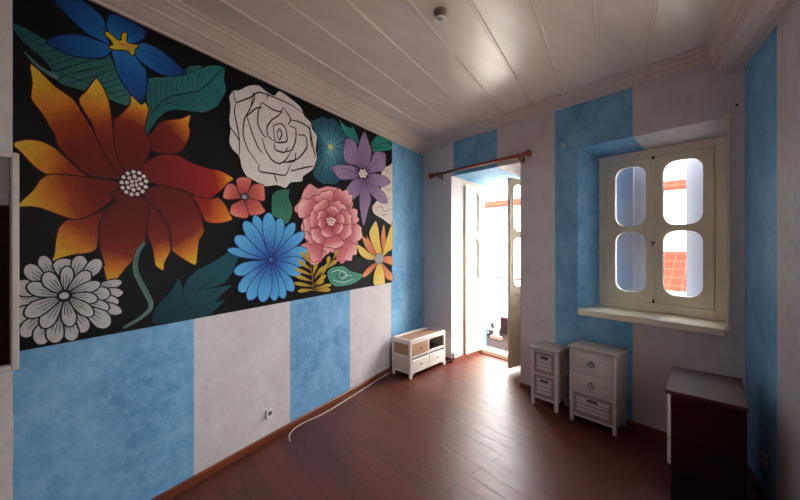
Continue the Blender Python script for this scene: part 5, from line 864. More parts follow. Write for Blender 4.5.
  ('l',[(-2.7703,1.4449),(-2.7524,1.3369),(-2.7481,1.2961)],0.0035,(58,120,190)),
  ('l',[(-2.7791,1.4448),(-2.7746,1.3372),(-2.7668,1.263)],0.0035,(58,120,190)),
  ('p',[(-2.7943,1.5072),(-2.8305,1.4444),(-2.8766,1.3682),(-2.91,1.2907),(-2.9109,1.2287),(-2.8941,1.1922),(-2.8708,1.1742),(-2.8422,1.1754),(-2.8091,1.1968),(-2.7784,1.2519),(-2.7699,1.3395),(-2.7738,1.4306),(-2.7753,1.5029)],[(0,(36,58,130)),(0.3,(54,108,178)),(0.55,(78,154,212)),(1,(98,176,224))],(-2.7848,1.5051),(-2.8708,1.1742),0,(22,50,110)),
  ('l',[(-2.7952,1.443),(-2.815,1.3339),(-2.8254,1.2941)],0.0035,(58,120,190)),
  ('l',[(-2.806,1.4456),(-2.8416,1.3412),(-2.8603,1.269)],0.0035,(58,120,190)),
  ('p',[(-2.7731,1.5277),(-2.7588,1.6063),(-2.7386,1.7055),(-2.7311,1.8048),(-2.7517,1.8736),(-2.7808,1.9054),(-2.8093,1.9135),(-2.8358,1.8987),(-2.859,1.8616),(-2.869,1.7922),(-2.8493,1.6986),(-2.8172,1.6042),(-2.7926,1.5275)],[(0,(36,58,130)),(0.3,(54,108,178)),(0.55,(78,154,212)),(1,(98,176,224))],(-2.7829,1.5276),(-2.8093,1.9135),0,(22,50,110)),
  ('l',[(-2.7933,1.5973),(-2.8099,1.7203),(-2.8131,1.7664)],0.0035,(58,120,190)),
  ('l',[(-2.7821,1.5977),(-2.7823,1.7223),(-2.7881,1.8074)],0.0035,(58,120,190)),
  ('d',(-2.7821,1.5156),0.0422,0.0355,(30,50,116),None),
  ('d',(-2.7842,1.5174),0.0232,0.0194,(74,104,170),None)]),
 ('painted_leaf', 'curled teal painted leaf below the pink peony', [
  ('p',[(-2.104,1.3634),(-2.0305,1.4096),(-1.8554,1.4129),(-1.7303,1.3511),(-1.5051,1.2928),(-1.6205,1.2311),(-1.7728,1.2042),(-1.9738,1.2113),(-2.0676,1.2718)],[(0,(46,120,104)),(1,(80,150,130))],(-1.8956,1.3091),(-1.8956,1.3091),1,None),
  ('l',[(-2.0491,1.3596),(-1.935,1.3778),(-1.8145,1.3432)],0.0118,(168,206,190)),
  ('l',[(-1.8956,1.2694),(-1.8145,1.3162),(-1.7088,1.2944)],0.0123,(168,206,190)),
  ('l',[(-2.0118,1.2797),(-1.8554,1.2392),(-1.687,1.265)],0.0121,(168,206,190)),
  ('l',[(-1.935,1.3254),(-1.8756,1.3608),(-1.7937,1.3147),(-1.8554,1.2793),(-1.9272,1.3116)],0.0124,(168,206,190))]),
 ('painted_fern', 'yellow painted fern fronds between the blue daisy and the peony', [
  ('l',[(-2.3418,1.5224),(-2.3096,1.3537),(-2.2933,1.1962)],0.009,(150,116,36)),
  ('l',[(-2.2867,1.1954),(-2.1574,1.3671),(-1.9544,1.5619)],0.0096,(150,116,36)),
  ('p',[(-2.3084,1.356),(-2.3513,1.3758),(-2.4033,1.4004),(-2.4553,1.4214),(-2.4946,1.4305),(-2.5159,1.4308),(-2.525,1.4267),(-2.5218,1.4184),(-2.5062,1.4062),(-2.4705,1.3899),(-2.4158,1.3748),(-2.358,1.3622),(-2.3107,1.3515)],[(0,(150,116,36)),(1,(206,168,62))],(-2.3096,1.3537),(-2.525,1.4267),0,None),
  ('p',[(-2.3085,1.2962),(-2.3495,1.3155),(-2.3993,1.3395),(-2.4492,1.3602),(-2.487,1.369),(-2.5075,1.3691),(-2.5163,1.3649),(-2.5132,1.3566),(-2.4982,1.3446),(-2.4639,1.3286),(-2.4114,1.3141),(-2.356,1.3019),(-2.3107,1.2916)],[(0,(150,116,36)),(1,(206,168,62))],(-2.3096,1.2939),(-2.5163,1.3649),0,None),
  ('p',[(-2.2927,1.2467),(-2.3415,1.2628),(-2.4007,1.2829),(-2.4589,1.2994),(-2.501,1.3049),(-2.5227,1.3032),(-2.5308,1.2982),(-2.5256,1.2901),(-2.5067,1.2792),(-2.4664,1.2661),(-2.4069,1.2559),(-2.3449,1.2484),(-2.2938,1.2419)],[(0,(150,116,36)),(1,(206,168,62))],(-2.2933,1.2443),(-2.5308,1.2982),0,None),
  ('p',[(-2.2936,1.2156),(-2.3345,1.2222),(-2.3846,1.2309),(-2.433,1.2361),(-2.4663,1.2335),(-2.4822,1.2276),(-2.4868,1.2208),(-2.4804,1.2137),(-2.4629,1.2064),(-2.4286,1.201),(-2.381,1.2024),(-2.3326,1.2071),(-2.2929,1.2105)],[(0,(150,116,36)),(1,(206,168,62))],(-2.2933,1.213),(-2.4868,1.2208),0,None),
  ('p',[(-2.3141,1.404),(-2.3457,1.4281),(-2.3841,1.4582),(-2.4241,1.4851),(-2.4571,1.4992),(-2.4768,1.5024),(-2.4868,1.4998),(-2.4869,1.4916),(-2.477,1.4779),(-2.4501,1.4577),(-2.4054,1.4361),(-2.3571,1.4165),(-2.318,1.4001)],[(0,(150,116,36)),(1,(206,168,62))],(-2.3161,1.4021),(-2.4868,1.4998),0,None),
  ('p',[(-2.3232,1.4638),(-2.3452,1.4905),(-2.3718,1.5238),(-2.4011,1.5546),(-2.4282,1.5724),(-2.4462,1.5781),(-2.4568,1.577),(-2.4598,1.5692),(-2.4548,1.5549),(-2.4356,1.5323),(-2.3998,1.506),(-2.3602,1.4812),(-2.3283,1.4607)],[(0,(150,116,36)),(1,(206,168,62))],(-2.3258,1.4623),(-2.4568,1.577),0,None),
  ('p',[(-2.2911,1.2541),(-2.2536,1.2658),(-2.2051,1.2802),(-2.1585,1.2979),(-2.1303,1.3167),(-2.1206,1.3305),(-2.1219,1.3395),(-2.1339,1.3433),(-2.1561,1.3415),(-2.1911,1.3296),(-2.2307,1.3055),(-2.2667,1.279),(-2.2954,1.2585)],[(0,(150,116,36)),(1,(206,168,62))],(-2.2933,1.2563),(-2.1219,1.3395),0,None),
  ('p',[(-2.2759,1.2159),(-2.2293,1.2141),(-2.1692,1.2112),(-2.1085,1.2117),(-2.0661,1.219),(-2.0465,1.228),(-2.0418,1.2362),(-2.0519,1.2434),(-2.0767,1.2489),(-2.1217,1.2496),(-2.1795,1.2411),(-2.2345,1.2296),(-2.2776,1.221)],[(0,(150,116,36)),(1,(206,168,62))],(-2.2768,1.2185),(-2.0418,1.2362),0,None),
  ('p',[(-2.2839,1.3141),(-2.2531,1.3327),(-2.2132,1.3559),(-2.1763,1.3819),(-2.157,1.4055),(-2.1529,1.4208),(-2.1573,1.4293),(-2.1697,1.4307),(-2.1895,1.425),(-2.2175,1.4069),(-2.2456,1.376),(-2.2698,1.3433),(-2.2894,1.3176)],[(0,(150,116,36)),(1,(206,168,62))],(-2.2867,1.3159),(-2.1573,1.4293),0,None),
  ('p',[(-2.2666,1.1979),(-2.2258,1.19),(-2.1735,1.1794),(-2.1202,1.172),(-2.0816,1.1735),(-2.0625,1.1795),(-2.0566,1.1867),(-2.0639,1.1949),(-2.0844,1.2034),(-2.1237,1.21),(-2.1763,1.2094),(-2.2272,1.2056),(-2.2671,1.203)],[(0,(150,116,36)),(1,(206,168,62))],(-2.2668,1.2004),(-2.0566,1.1867),0,None),
  ('p',[(-2.3322,1.499),(-2.3334,1.5196),(-2.3343,1.5453),(-2.3393,1.5703),(-2.3513,1.5865),(-2.3634,1.5932),(-2.3736,1.5942),(-2.3815,1.5894),(-2.3867,1.5791),(-2.3848,1.5611),(-2.3709,1.5382),(-2.3527,1.5159),(-2.3386,1.4979)],[(0,(150,116,36)),(1,(206,168,62))],(-2.3354,1.4984),(-2.3736,1.5942),0,None),
  ('p',[(-2.2965,1.3521),(-2.2806,1.3736),(-2.2598,1.4006),(-2.2433,1.429),(-2.2401,1.4519),(-2.2451,1.465),(-2.2534,1.4709),(-2.2644,1.4698),(-2.2777,1.4614),(-2.2913,1.4414),(-2.2981,1.4108),(-2.3005,1.3791),(-2.3031,1.3539)],[(0,(150,116,36)),(1,(206,168,62))],(-2.2998,1.353),(-2.2534,1.4709),0,None),
  ('p',[(-2.189,1.3311),(-2.165,1.3517),(-2.134,1.3775),(-2.1068,1.4055),(-2.0959,1.4294),(-2.0969,1.4441),(-2.1039,1.4516),(-2.1163,1.4518),(-2.1334,1.4445),(-2.1545,1.425),(-2.1718,1.3933),(-2.1846,1.3601),(-2.1954,1.3339)],[(0,(150,116,36)),(1,(206,168,62))],(-2.1922,1.3325),(-2.1039,1.4516),0,None),
  ('p',[(-2.1196,1.4),(-2.0824,1.4113),(-2.0345,1.4252),(-1.9886,1.4423),(-1.9614,1.4608),(-1.9525,1.4745),(-1.9544,1.4835),(-1.9667,1.4875),(-1.9889,1.486),(-2.0234,1.4745),(-2.0618,1.4508),(-2.0965,1.4247),(-2.1242,1.4045)],[(0,(150,116,36)),(1,(206,168,62))],(-2.1219,1.4023),(-1.9544,1.4835),0,None),
  ('p',[(-2.1002,1.4257),(-2.0876,1.4444),(-2.071,1.4677),(-2.0591,1.492),(-2.0604,1.5111),(-2.0684,1.5218),(-2.0785,1.5264),(-2.09,1.5251),(-2.1025,1.5176),(-2.1129,1.5005),(-2.1138,1.4748),(-2.1101,1.4482),(-2.1077,1.427)],[(0,(150,116,36)),(1,(206,168,62))],(-2.1039,1.4264),(-2.0785,1.5264),0,None),
  ('p',[(-2.0082,1.4973),(-1.9874,1.5122),(-1.9604,1.5307),(-1.9378,1.5512),(-1.9308,1.5696),(-1.9344,1.5814),(-1.9427,1.5878),(-1.9552,1.5889),(-1.9712,1.5843),(-1.9892,1.5702),(-2.0013,1.5461),(-2.0087,1.5203),(-2.0152,1.5)],[(0,(150,116,36)),(1,(206,168,62))],(-2.0117,1.4987),(-1.9427,1.5878),0,None),
  ('p',[(-2.2412,1.2491),(-2.2198,1.2527),(-2.1922,1.2568),(-2.1673,1.2639),(-2.1551,1.2749),(-2.1534,1.2848),(-2.1574,1.2925),(-2.1666,1.2976),(-2.1806,1.2999),(-2.1997,1.2958),(-2.218,1.2823),(-2.2331,1.2661),(-2.2456,1.2535)],[(0,(150,116,36)),(1,(206,168,62))],(-2.2434,1.2513),(-2.1574,1.2925),0,None)]),
 ('painted_flower', 'yellow and orange painted flower in the lower right corner of the mural', [
  ('p',[(-1.1856,1.4918),(-1.3216,1.6257),(-1.4504,1.761),(-1.4365,1.7107),(-1.5327,1.7426),(-1.4782,1.6265),(-1.3581,1.5316)],[(0,(176,80,50)),(0.5,(206,120,80)),(1,(222,150,104))],(-1.1856,1.4696),(-1.4782,1.752),0,(120,70,30)),
  ('p',[(-1.0906,1.5114),(-1.1463,1.7367),(-1.0824,1.8963),(-1.0417,1.7384),(-1.0418,1.6014)],[(0,(176,80,50)),(0.5,(206,120,80)),(1,(222,150,104))],(-1.1856,1.4696),(-1.0824,1.8963),0,(120,70,30)),
  ('p',[(-1.1701,1.4468),(-1.0254,1.3493),(-0.8635,1.2455),(-0.8635,1.1699),(-1.0255,1.2119),(-1.1386,1.3559)],[(0,(176,80,50)),(0.5,(206,120,80)),(1,(222,150,104))],(-1.1856,1.4696),(-0.881,1.1997),0,(120,70,30)),
  ('p',[(-1.2011,1.4392),(-1.4084,1.38),(-1.5329,1.2878),(-1.4784,1.2668),(-1.3364,1.3243)],[(0,(176,80,50)),(0.5,(206,120,80)),(1,(222,150,104))],(-1.1856,1.4696),(-1.5194,1.2785),0,(120,70,30)),
  ('p',[(-1.2011,1.4923),(-1.3362,1.6473),(-1.394,1.7878),(-1.2619,1.9315),(-1.2009,1.8243),(-1.1699,1.6917),(-1.1227,1.5258)],[(0,(206,150,70)),(0.5,(222,190,92)),(1,(232,206,116))],(-1.1856,1.4696),(-1.2769,1.9219),0,(120,70,30)),
  ('p',[(-1.1227,1.4898),(-1.0581,1.6471),(-0.9411,1.8565),(-0.8631,1.9446),(-0.8633,1.6139),(-0.992,1.5503)],[(0,(206,150,70)),(0.5,(222,190,92)),(1,(232,206,116))],(-1.1856,1.4696),(-0.8631,1.9304),0,(120,70,30)),
  ('p',[(-1.2011,1.4657),(-1.4084,1.4649),(-1.5596,1.5242),(-1.6381,1.6475),(-1.5327,1.6185),(-1.3941,1.5495)],[(0,(206,150,70)),(0.5,(222,190,92)),(1,(232,206,116))],(-1.1856,1.4696),(-1.6316,1.6394),0,(120,70,30)),
  ('p',[(-1.1856,1.4474),(-1.2922,1.2996),(-1.3071,1.1707),(-1.1702,1.1084),(-1.0584,1.1328),(-1.0907,1.3305)],[(0,(206,150,70)),(0.5,(222,190,92)),(1,(232,206,116))],(-1.1856,1.4696),(-1.1702,1.1128),0,(120,70,30)),
  ('p',[(-1.1386,1.4455),(-1.0088,1.4035),(-0.8634,1.3777),(-0.8633,1.4817),(-1.05,1.4967)],[(0,(176,80,50)),(0.5,(206,120,80)),(1,(222,150,104))],(-1.1856,1.4696),(-0.8634,1.425),0,(120,70,30)),
  ('d',(-1.1856,1.4696),0.1009,0.0665,(150,150,150),(80,80,80))])]

mural_bg = MB(); mural_bg.prism([(0.0002, ML, 1.129), (0.0002, MR, 1.148), (0.0002, MR, MT_), (0.0002, ML, MT_)], (.0006, 0, 0))
mural = mural_bg.build('mural', paint('mural_black', (9, 8, 8), .6, .25, 6., .06, 0., .15))
on_side(mural)
tag(mural, 'large black wall mural of colourful oversized flowers on the left wall', 'mural')
for name, label, items in MURAL:
    P = Painter()
    for it in items:
        if it[0] == 'p':
            out = P.shape(it[1], it[2], it[3], it[4], it[5])
            if it[6]: P.stroke(out, .0075, it[6], True)
        elif it[0] == 'l':
            P.stroke(spline(it[1], False, 4), it[2], it[3])
        elif it[0] == 'd':
            c = [(it[1][0] + it[2] * math.cos(2 * PI * k / 14), it[1][1] + it[3] * math.sin(2 * PI * k / 14)) for k in range(14)]
            Painter.layer += 1
            P.add([clampw(p) for p in c], [tuple(range(14))], [0.] * 14, ramp_mat([(0, it[4])]))
            if it[5]: P.stroke(c, .006, it[5], True)
    P.build(name, mural)['label'] = label

# ------------------------------------------------------------------ casement leaf shared by door and window
def glazing(x0, x1, z0, z1, y, parent, name='pane'):
    m = MB(); m.box(x0, x1, y - .002, y + .002, z0, z1, 0); return m.build(name, M_glass, parent)

# ------------------------------------------------------------------ window
win = thing('window_1', 'cream casement window with four rounded panes in a deep recess', 'window', (0, 0, 0), kind='structure')
FZ0 = 1.003
m = MB()
m.box(FX0, 2.452, wy, wy + .07, FZ0, FZ, .004); m.box(3.296, FR, wy, wy + .07, FZ0, FZ, .004)
m.box(2.452, 3.296, wy, wy + .07, 2.48, FZ, .004); m.box(2.452, 3.296, wy, wy + .07, FZ0, 1.088, .004)
m.box(2.453, 2.48, wy + .032, wy + .065, 1.09, 2.479, 0); m.box(3.268, 3.295, wy + .032, wy + .065, 1.09, 2.479, 0); m.box(2.48, 3.268, wy + .032, wy + .065, 2.462, 2.479, 0); m.box(2.48, 3.268, wy + .032, wy + .065, 1.09, 1.108, 0)
m.build('window_frame', M_frame, win)
def casement(x0, x1, px0, px1, right):
    m = MB(); hs = [rrect(px0, px1, 1.825, 2.407, .1), rrect(px0, px1, 1.18, 1.768, .1)]
    m._take(plate(rect(x0, x1, 1.095, 2.473), hs, wy - .012, .04, .003))
    o = m.build('casement', M_frame, win)
    # raised beads around the glass field and the meeting stile
    m = MB()
    for (a, b) in ((1.812, 2.42), (1.167, 1.781)):
        m._take(plate(rrect(px0 - .012, px1 + .012, a, b, .11), [rrect(px0, px1, a + .013, b - .013, .1)], wy - .017, .006, 0))
    if right: m.box(x0 - .02, x0 + .018, wy - .022, wy - .01, 1.092, 2.478, .004)
    m.build('glazing_bead', M_frame, o)
    for (a, b) in ((1.825, 2.445), (1.18, 1.768)): glazing(px0 - .01, px1 + .01, a - .01, b + .01, wy + .012, o)
    return o
casement(2.459, 2.860, 2.535, 2.801, False); cr_ = casement(2.864, 3.289, 2.933, 3.220, True)
sx = 2.862
for za, zb in ((2.455, 2.44), (1.097, 1.1)):
    m = MB(); m.box(sx - .012, sx + .012, wy - .03, wy - .018, za, za + .014, .003); m.box(sx - .005, sx + .005, wy - .032, wy - .018, zb, zb + .035, .002)
    m.build('bolt', M_iron, cr_)
m = MB(); m.box(sx - .014, sx + .014, wy - .03, wy - .02, 1.655, 1.672, .003); m.tube([(sx, wy - .03, 1.664), (sx, wy - .05, 1.664), (sx, wy - .052, 1.63)], .005, 8)
m.build('latch', M_iron, cr_)
for x, zz in ((2.453, 1.32), (2.453, 2.2), (3.296, 1.32), (3.296, 2.2)):
    m = MB(); m.tube([(x, wy - .014, zz - .03), (x, wy - .014, zz + .03)], .006, 8); m.build('hinge', M_frame, win)
m = MB()
m.box(WX0 + .015, 3.412, -.03, .012, .943, 1.003, .006); m.prism([(WX0, 0, .957), (WX1, 0, .957), (FR, wy + .02, .957), (FX0, wy + .02, .957)], (0, 0, .046))
m.build('window_sill', M_sill, win)
m = MB(); m.box(3.412, 3.442, -.02, .01, .985, 1.032, .004); m.box(3.42, 3.436, -.015, .004, 1.0, WZ1 + .01, .003)
m.build('corner_bead', M_sill, win)

# added side window, out of view, put in to brighten the room
fill_win = thing('added_fill_window', 'small cream window added out of view on the right wall for fill light', 'window', (*skew(.36, (RY0 + RY1) / 2, W), RZ0), SK, kind='structure')
hw2, hh2 = (RY1 - RY0) / 2, RZ1 - RZ0
m = MB()
for s2 in (-1, 1): m.box(-.03, .03, s2 * hw2 - .025, s2 * hw2 + .025, 0, hh2, .003)
m.box(-.03, .03, -hw2, hw2, 0, .04, .003); m.box(-.03, .03, -hw2, hw2, hh2 - .04, hh2, .003); m.box(-.02, .02, -.02, .02, .03, hh2 - .03, .003)
m.build('window_frame', M_frame, fill_win)
m = MB(); m.box(-.002, .002, -hw2 + .02, hw2 - .02, .03, hh2 - .03, 0); m.build('pane', M_glass, fill_win)
m = MB(); m.box(-.39, -.02, -hw2 + .004, hw2 - .004, 0.001, .02, .004); m.build('window_sill', M_sill, fill_win)

# ------------------------------------------------------------------ french door
door = thing('door_1', 'open white french door with rounded glass panes leading to the balcony', 'door', (0, 0, 0), kind='structure')
m = MB(); fy = .705
m.box(OX0 - .03, OX0 + .035, fy, fy + .07, 0, 2.6, .004); m.box(OX1 - .035, OX1 + .03, fy, fy + .07, 0, 2.6, .004)
m.box(OX0 + .035, OX1 - .035, fy, fy + .07, 2.505, 2.6, .004); m.box(OX0 + .02, OX1 - .02, fy - .008, fy + .01, 2.505, 2.53, .004)
m.build('door_frame', M_frame, door)
m = MB(); m.box(OX0 - .03, OX1 + .03, .685, .86, 0, .062, .006); m.box(OX0 - .03, OX1 + .03, .71, .75, .062, .075, .005)
m.build('threshold', M_sill, door)
def door_leaf(hx, hy, fx, fy2, right):
    """leaf from its hinge to its free edge, local x along the leaf"""
    L = math.hypot(fx - hx, fy2 - hy); a = math.atan2(fy2 - hy, fx - hx)
    z0, z1 = .055, 2.5; th = .036
    m = MB(); hs = [rrect(.08, L - .07, 1.82, 2.425, .09), rrect(.08, L - .07, 1.10, 1.735, .09), rrect(.076, L - .064, .17, 1.0, .08)]
    m._take(plate(rect(0, L, z0, z1), hs, -th / 2, th, .003))
    o = m.build('door_leaf', M_white, door); o.location = (hx, hy, 0); o.rotation_euler = (0, 0, a)
    m = MB(); m.box(.064, L - .054, -.006, .006, .16, 1.01, .002)
    for sgn in (-1, 1):          # herringbone boards
        for k in range(11):
            zc = .14 + k * .085; pts = []
            xa, xb = .085, L - .075; xm = (xa + xb) / 2
            for s, x in ((0, xa), (1, xm), (2, xb)): pts.append((x, sgn * .0085, max(.185, min(.985, zc + (.0 if s != 1 else .1)))))
            m.tube(pts, .0045, 6)
    m.build('door_panel', M_white, o)
    m = MB()
    for sgn in (-1, 1):
        y = sgn * (th / 2 + .003) - .003
        for (a0, b0) in ((1.808, 2.437), (1.088, 1.747), (.158, 1.012)):
            m._take(plate(rrect(.067, L - .057, a0, b0, .1), [rrect(.08, L - .07, a0 + .012, b0 - .012, .09)], y, .006, 0))
    m.build('glazing_bead', M_white, o)
    for (a0, b0) in ((1.82, 2.425), (1.10, 1.735)): glazing(.07, L - .06, a0 - .01, b0 + .01, 0, o)
    for zz in (.35, 1.28, 2.2):
        m = MB(); m.tube([(-.004, -.012 if right else .012, zz - .045), (-.004, -.012 if right else .012, zz + .045)], .008, 8); m.build('hinge', M_chrome, o)
    return o, L
lo, Ll = door_leaf(.556, .70, .583, .288, False)
ro, Lr = door_leaf(1.346, .70, 1.304, .296, True)
m = MB(); s = 1
m.box(Ll - .04, Ll - .012, .018, .026, 1.32, 1.48, .003); m.tube([(Ll - .026, .026, 1.42), (Ll - .026, .06, 1.42), (Ll - .034, .066, 1.42), (Ll - .11, .066, 1.415)], .007, 8)
m.build('door_handle', M_chrome, lo)
m = MB(); m.box(Lr - .04, Lr - .012, -.026, -.018, 1.86, 1.96, .003); m.tube([(Lr - .026, -.024, 1.9), (Lr - .026, -.05, 1.9), (Lr - .02, -.052, 1.83)], .006, 8)
m.box(Lr - .035, Lr - .015, -.028, -.018, 1.62, 1.7, .003)
m.build('espagnolette_bolt', M_copper, ro)

# brown door added out of view to darken what the mirror reflects
mirror_door = thing('added_mirror_door', 'brown wooden door added out of view to give the mirror a dark reflection', 'door', (*skew(0, -2.64, W), 0), SK, kind='structure')
m = MB(); m.box(-.03, .0, -.45, -.38, 0, 2.08, .004); m.box(-.03, .0, .38, .45, 0, 2.08, .004); m.box(-.03, .0, -.45, .45, 2.01, 2.08, .004); m.build('door_frame', M_dark, mirror_door)
m = MB(); m.box(-.022, .0, -.38, .38, .005, 2.01, .003)
for a, b in ((.15, .9), (1.05, 1.9)): m.box(-.028, -.02, -.27, .27, a, b, .006)
m.build('door_leaf', M_dark, mirror_door)

# ------------------------------------------------------------------ mirror at the left edge
mi = thing('wall_mirror', 'white framed mirror hanging left of the flower mural', 'mirror', (*skew(0, -4.577, ), 1.05), SK)
m = MB()
m.box(.004, .04, -.33, -.303, 0, 1.035, .005); m.box(.004, .04, .303, .33, 0, 1.035, .005)
m.box(.004, .04, -.305, .305, 0, .027, .005); m.box(.004, .04, -.305, .305, 1.008, 1.035, .005)
m.build('frame', M_mirrorframe, mi)
m = MB(); m.box(.006, .018, -.31, .31, .02, 1.015, 0); m.build('mirror_glass', M_mirror, mi)

# ------------------------------------------------------------------ curtain rod
rod = thing('curtain_rod', 'copper coloured curtain rod above the french door', 'curtain rod', (0, 0, 0))
ry, rzz = -.09, 2.637
m = MB(); m.tube([(.33, ry, rzz), (1.755, ry, rzz + .012)], .019, 14); m.build('rod', M_copper, rod)
fin = [(0, 0), (.024, 0), (.03, .006), (.03, .02), (.019, .027), (.019, .033), (.036, .045), (.043, .063), (.037, .082), (.019, .096), (0, .1)]
m = MB(); m.lathe(fin, T(.33, ry, rzz) @ Ry(-PI / 2), 16); m.build('finial', M_copper, rod)
m = MB(); m.lathe(fin, T(1.755, ry, rzz + .012) @ Ry(PI / 2), 16); m.build('finial', M_copper, rod)
for x in (.41, 1.70):
    m = MB(); m.box(x - .016, x + .016, -.01, 0, rzz - .06, rzz + .03, .003)
    m.tube([(x, -.005, rzz - .04), (x, -.05, rzz - .04), (x, ry, rzz - .034)], .009, 8)
    m.tube([(x, ry + .026 * math.cos(a), rzz + .002 + .026 * math.sin(a)) for a in [PI * 2 * k / 16 for k in range(16)]], .008, 8, True)
    m.build('bracket', M_copper, rod)

# ------------------------------------------------------------------ small fixed things
lamp = thing('ceiling_lamp_holder', 'small bare lamp holder fixed to the board ceiling', 'lamp holder', (2.36, -2.02, H))
m = MB(); m.lathe([(0, 0), (.042, 0), (.042, -.012), (.036, -.02), (.033, -.048), (.0, -.048)], None, 20); m.build('body', paint('lamp_holder_body', (112, 92, 80), .4, .1, 10., 0), lamp)
m = MB(); m.tube([(.03 * math.cos(2 * PI * k / 24), .03 * math.sin(2 * PI * k / 24), -.05) for k in range(24)], .006, 8, True); m.build('rim', M_plastic, lamp)
m = MB(); m.lathe([(0, -.045), (.02, -.045), (.02, -.054), (.012, -.058), (0, -.058)], None, 16); m.build('contact', M_chrome, lamp)

def socket(name, label, M, size=.08, dep=.028):
    o = thing(name, label, 'socket'); o.matrix_world = M
    m = MB(); m._take(plate(rrect(-size / 2, size / 2, -size / 2, size / 2, .012, 4), [[(.019 * math.cos(2 * PI * k / 20), .019 * math.sin(2 * PI * k / 20)) for k in range(20)]], -dep, dep - .006, .003)); m.build('plate', M_plastic, o)
    m = MB(); m.box(-size / 2 + .004, size / 2 - .004, -.007, 0, -size / 2 + .004, size / 2 - .004, .002); m.lathe([(0, .0), (.021, 0), (.021, .003), (0, .003)], T(0, -.006, 0) @ Rx(PI / 2), 20); m.build('well', M_hole, o)
    m = MB(); m.lathe([(0, 0), (.0028, 0), (.0028, .006), (0, .006)], T(-.009, -.009, 0) @ Rx(PI / 2), 8); m.lathe([(0, 0), (.0028, 0), (.0028, .006), (0, .006)], T(.009, -.009, 0) @ Rx(PI / 2), 8); m.build('contact', M_chrome, o)
    return o
socket('wall_socket', 'white wall socket low on the white stripe below the mural', Rz(SK) @ T(0, -2.802, .236) @ Rz(PI / 2), .066, .026)
socket('wall_socket', 'white wall socket in the blue corner stripe behind the dark chest', T(W, 0, 0) @ Rz(SK) @ T(0, -.425, .28) @ Rz(-PI / 2), .08, .02)
socket('wall_socket', 'white wall socket beside the foot of the french door', T(DX0 - .004, .05, .1) @ Rz(math.atan2(TH, OX0 - DX0)), .07, .045)
hk = thing('wall_hook', 'tiny white ring hook on the blue stripe left of the window', 'hook', (2.166, 0, 2.669))
m = MB(); m.tube([(.014 * math.cos(2 * PI * k / 20), -.008, .014 * math.sin(2 * PI * k / 20)) for k in range(20)], .004, 8, True); m.build('ring', M_plastic, hk)
m = MB(); m.lathe([(0, 0), (.007, 0), (.005, .01), (0, .012)], Rx(PI / 2), 12); m.build('screw', M_iron, hk)
nl = MB(); nl.lathe([(0, 0), (.009, 0), (.009, .008), (.004, .014), (0, .014)], T(3.473, 0, 2.69) @ Rx(PI / 2), 12)
tag(nl.build('wall_plug', M_iron), 'small dark plug in the wall right of the window top', 'wall plug')

def cat3(pts, sub=6):
    out = []; n = len(pts)
    for i in range(n - 1):
        p0, p1, p2, p3 = (Vector(pts[max(0, i - 1)]), Vector(pts[i]), Vector(pts[i + 1]), Vector(pts[min(n - 1, i + 2)]))
        for s in range(sub):
            t = s / sub
            out.append(.5 * (2 * p1 + (p2 - p0) * t + (2 * p0 - 5 * p1 + 4 * p2 - p3) * t * t + (3 * p1 - p0 - 3 * p2 + p3) * t**3))
    out.append(Vector(pts[-1])); return out
m = MB(); r = .004
cp = [skew(a, b_) for a, b_ in ((.162, -2.71), (.135, -2.69), (.085, -2.65), (.04, -2.55), (.035, -2.43), (.068, -2.2), (.06, -1.8), (.04, -1.35), (.026, -.95), (.026, -.6), (.03, -.3))]
m.tube(cat3([(a, b_, r) for a, b_ in cp] + [(.2, -.05, r), (.34, -.03, r), (.5, -.035, r), (.565, -.02, .03), (.6, .03, .07)]), r, 8)
tag(m.build('power_cable', M_cable), 'white power cable lying along the baseboard under the mural', 'cable')

# ------------------------------------------------------------------ bench with drawers and cane panels (corner)
b = thing('storage_bench', 'low white storage bench with woven cane top and small drawers in the corner', 'bench', (.487, -.508, 0), math.radians(98.5))
L2, D2, HT = .365, .158, .472      # half length, half depth, height; front is local -y
for sx in (-1, 1):
    for sy in (-1, 1):
        m = MB(); x = sx * (L2 - .017); y = sy * (D2 - .017)
        m.box(x - .017, x + .017, y - .017, y + .017, 0, HT - .002, .003); m.build('leg', M_bwhite, b)
m = MB()
for sy in (-1, 1): m.box(-L2 + .03, L2 - .03, sy * (D2 - .014) - .012, sy * (D2 - .014) + .012, .415, HT, .003)
for sx in (-1, 1): m.box(sx * (L2 - .014) - .012, sx * (L2 - .014) + .012, -D2 + .03, D2 - .03, .415, HT, .003)
m.build('top_rim', M_bwhite, b)
m = MB(); m.box(-L2 + .024, L2 - .024, -D2 + .024, D2 - .024, .43, .452, .004); m.build('seat_panel', M_weave, b)
m = MB()
m.box(-L2 + .03, L2 - .03, -D2 + .002, D2 - .004, .245, .27, .002)             # middle shelf
m.box(-L2 + .03, L2 - .03, -D2 + .002, D2 - .004, .058, .074, .002)            # bottom
m.box(-.012, .012, -D2 + .002, D2 - .004, .07, .42, .002)                      # divider
m.box(-L2 + .03, L2 - .03, D2 - .012, D2 - .004, .06, .42, 0)                  # back
for sx in (-1, 1):
    x = sx * (L2 - .012)
    m.box(x - .009, x + .009, -D2 + .03, D2 - .03, .245, .275, .002); m.box(x - .009, x + .009, -D2 + .03, D2 - .03, .055, .085, .002)
m.build('carcass', M_bwhite, b)
for sx in (-1, 1):
    m = MB(); x = sx * (L2 - .014); m.box(x - .004, x + .004, -D2 + .03, D2 - .03, .272, .418, 0); m.build('cane_panel', M_weave, b)
    m = MB(); m.box(x - .004, x + .004, -D2 + .03, D2 - .03, .08, .25, 0); m.build('end_panel', paint('bench_end', (214, 200, 186), .5, .06, 10., .04), b)
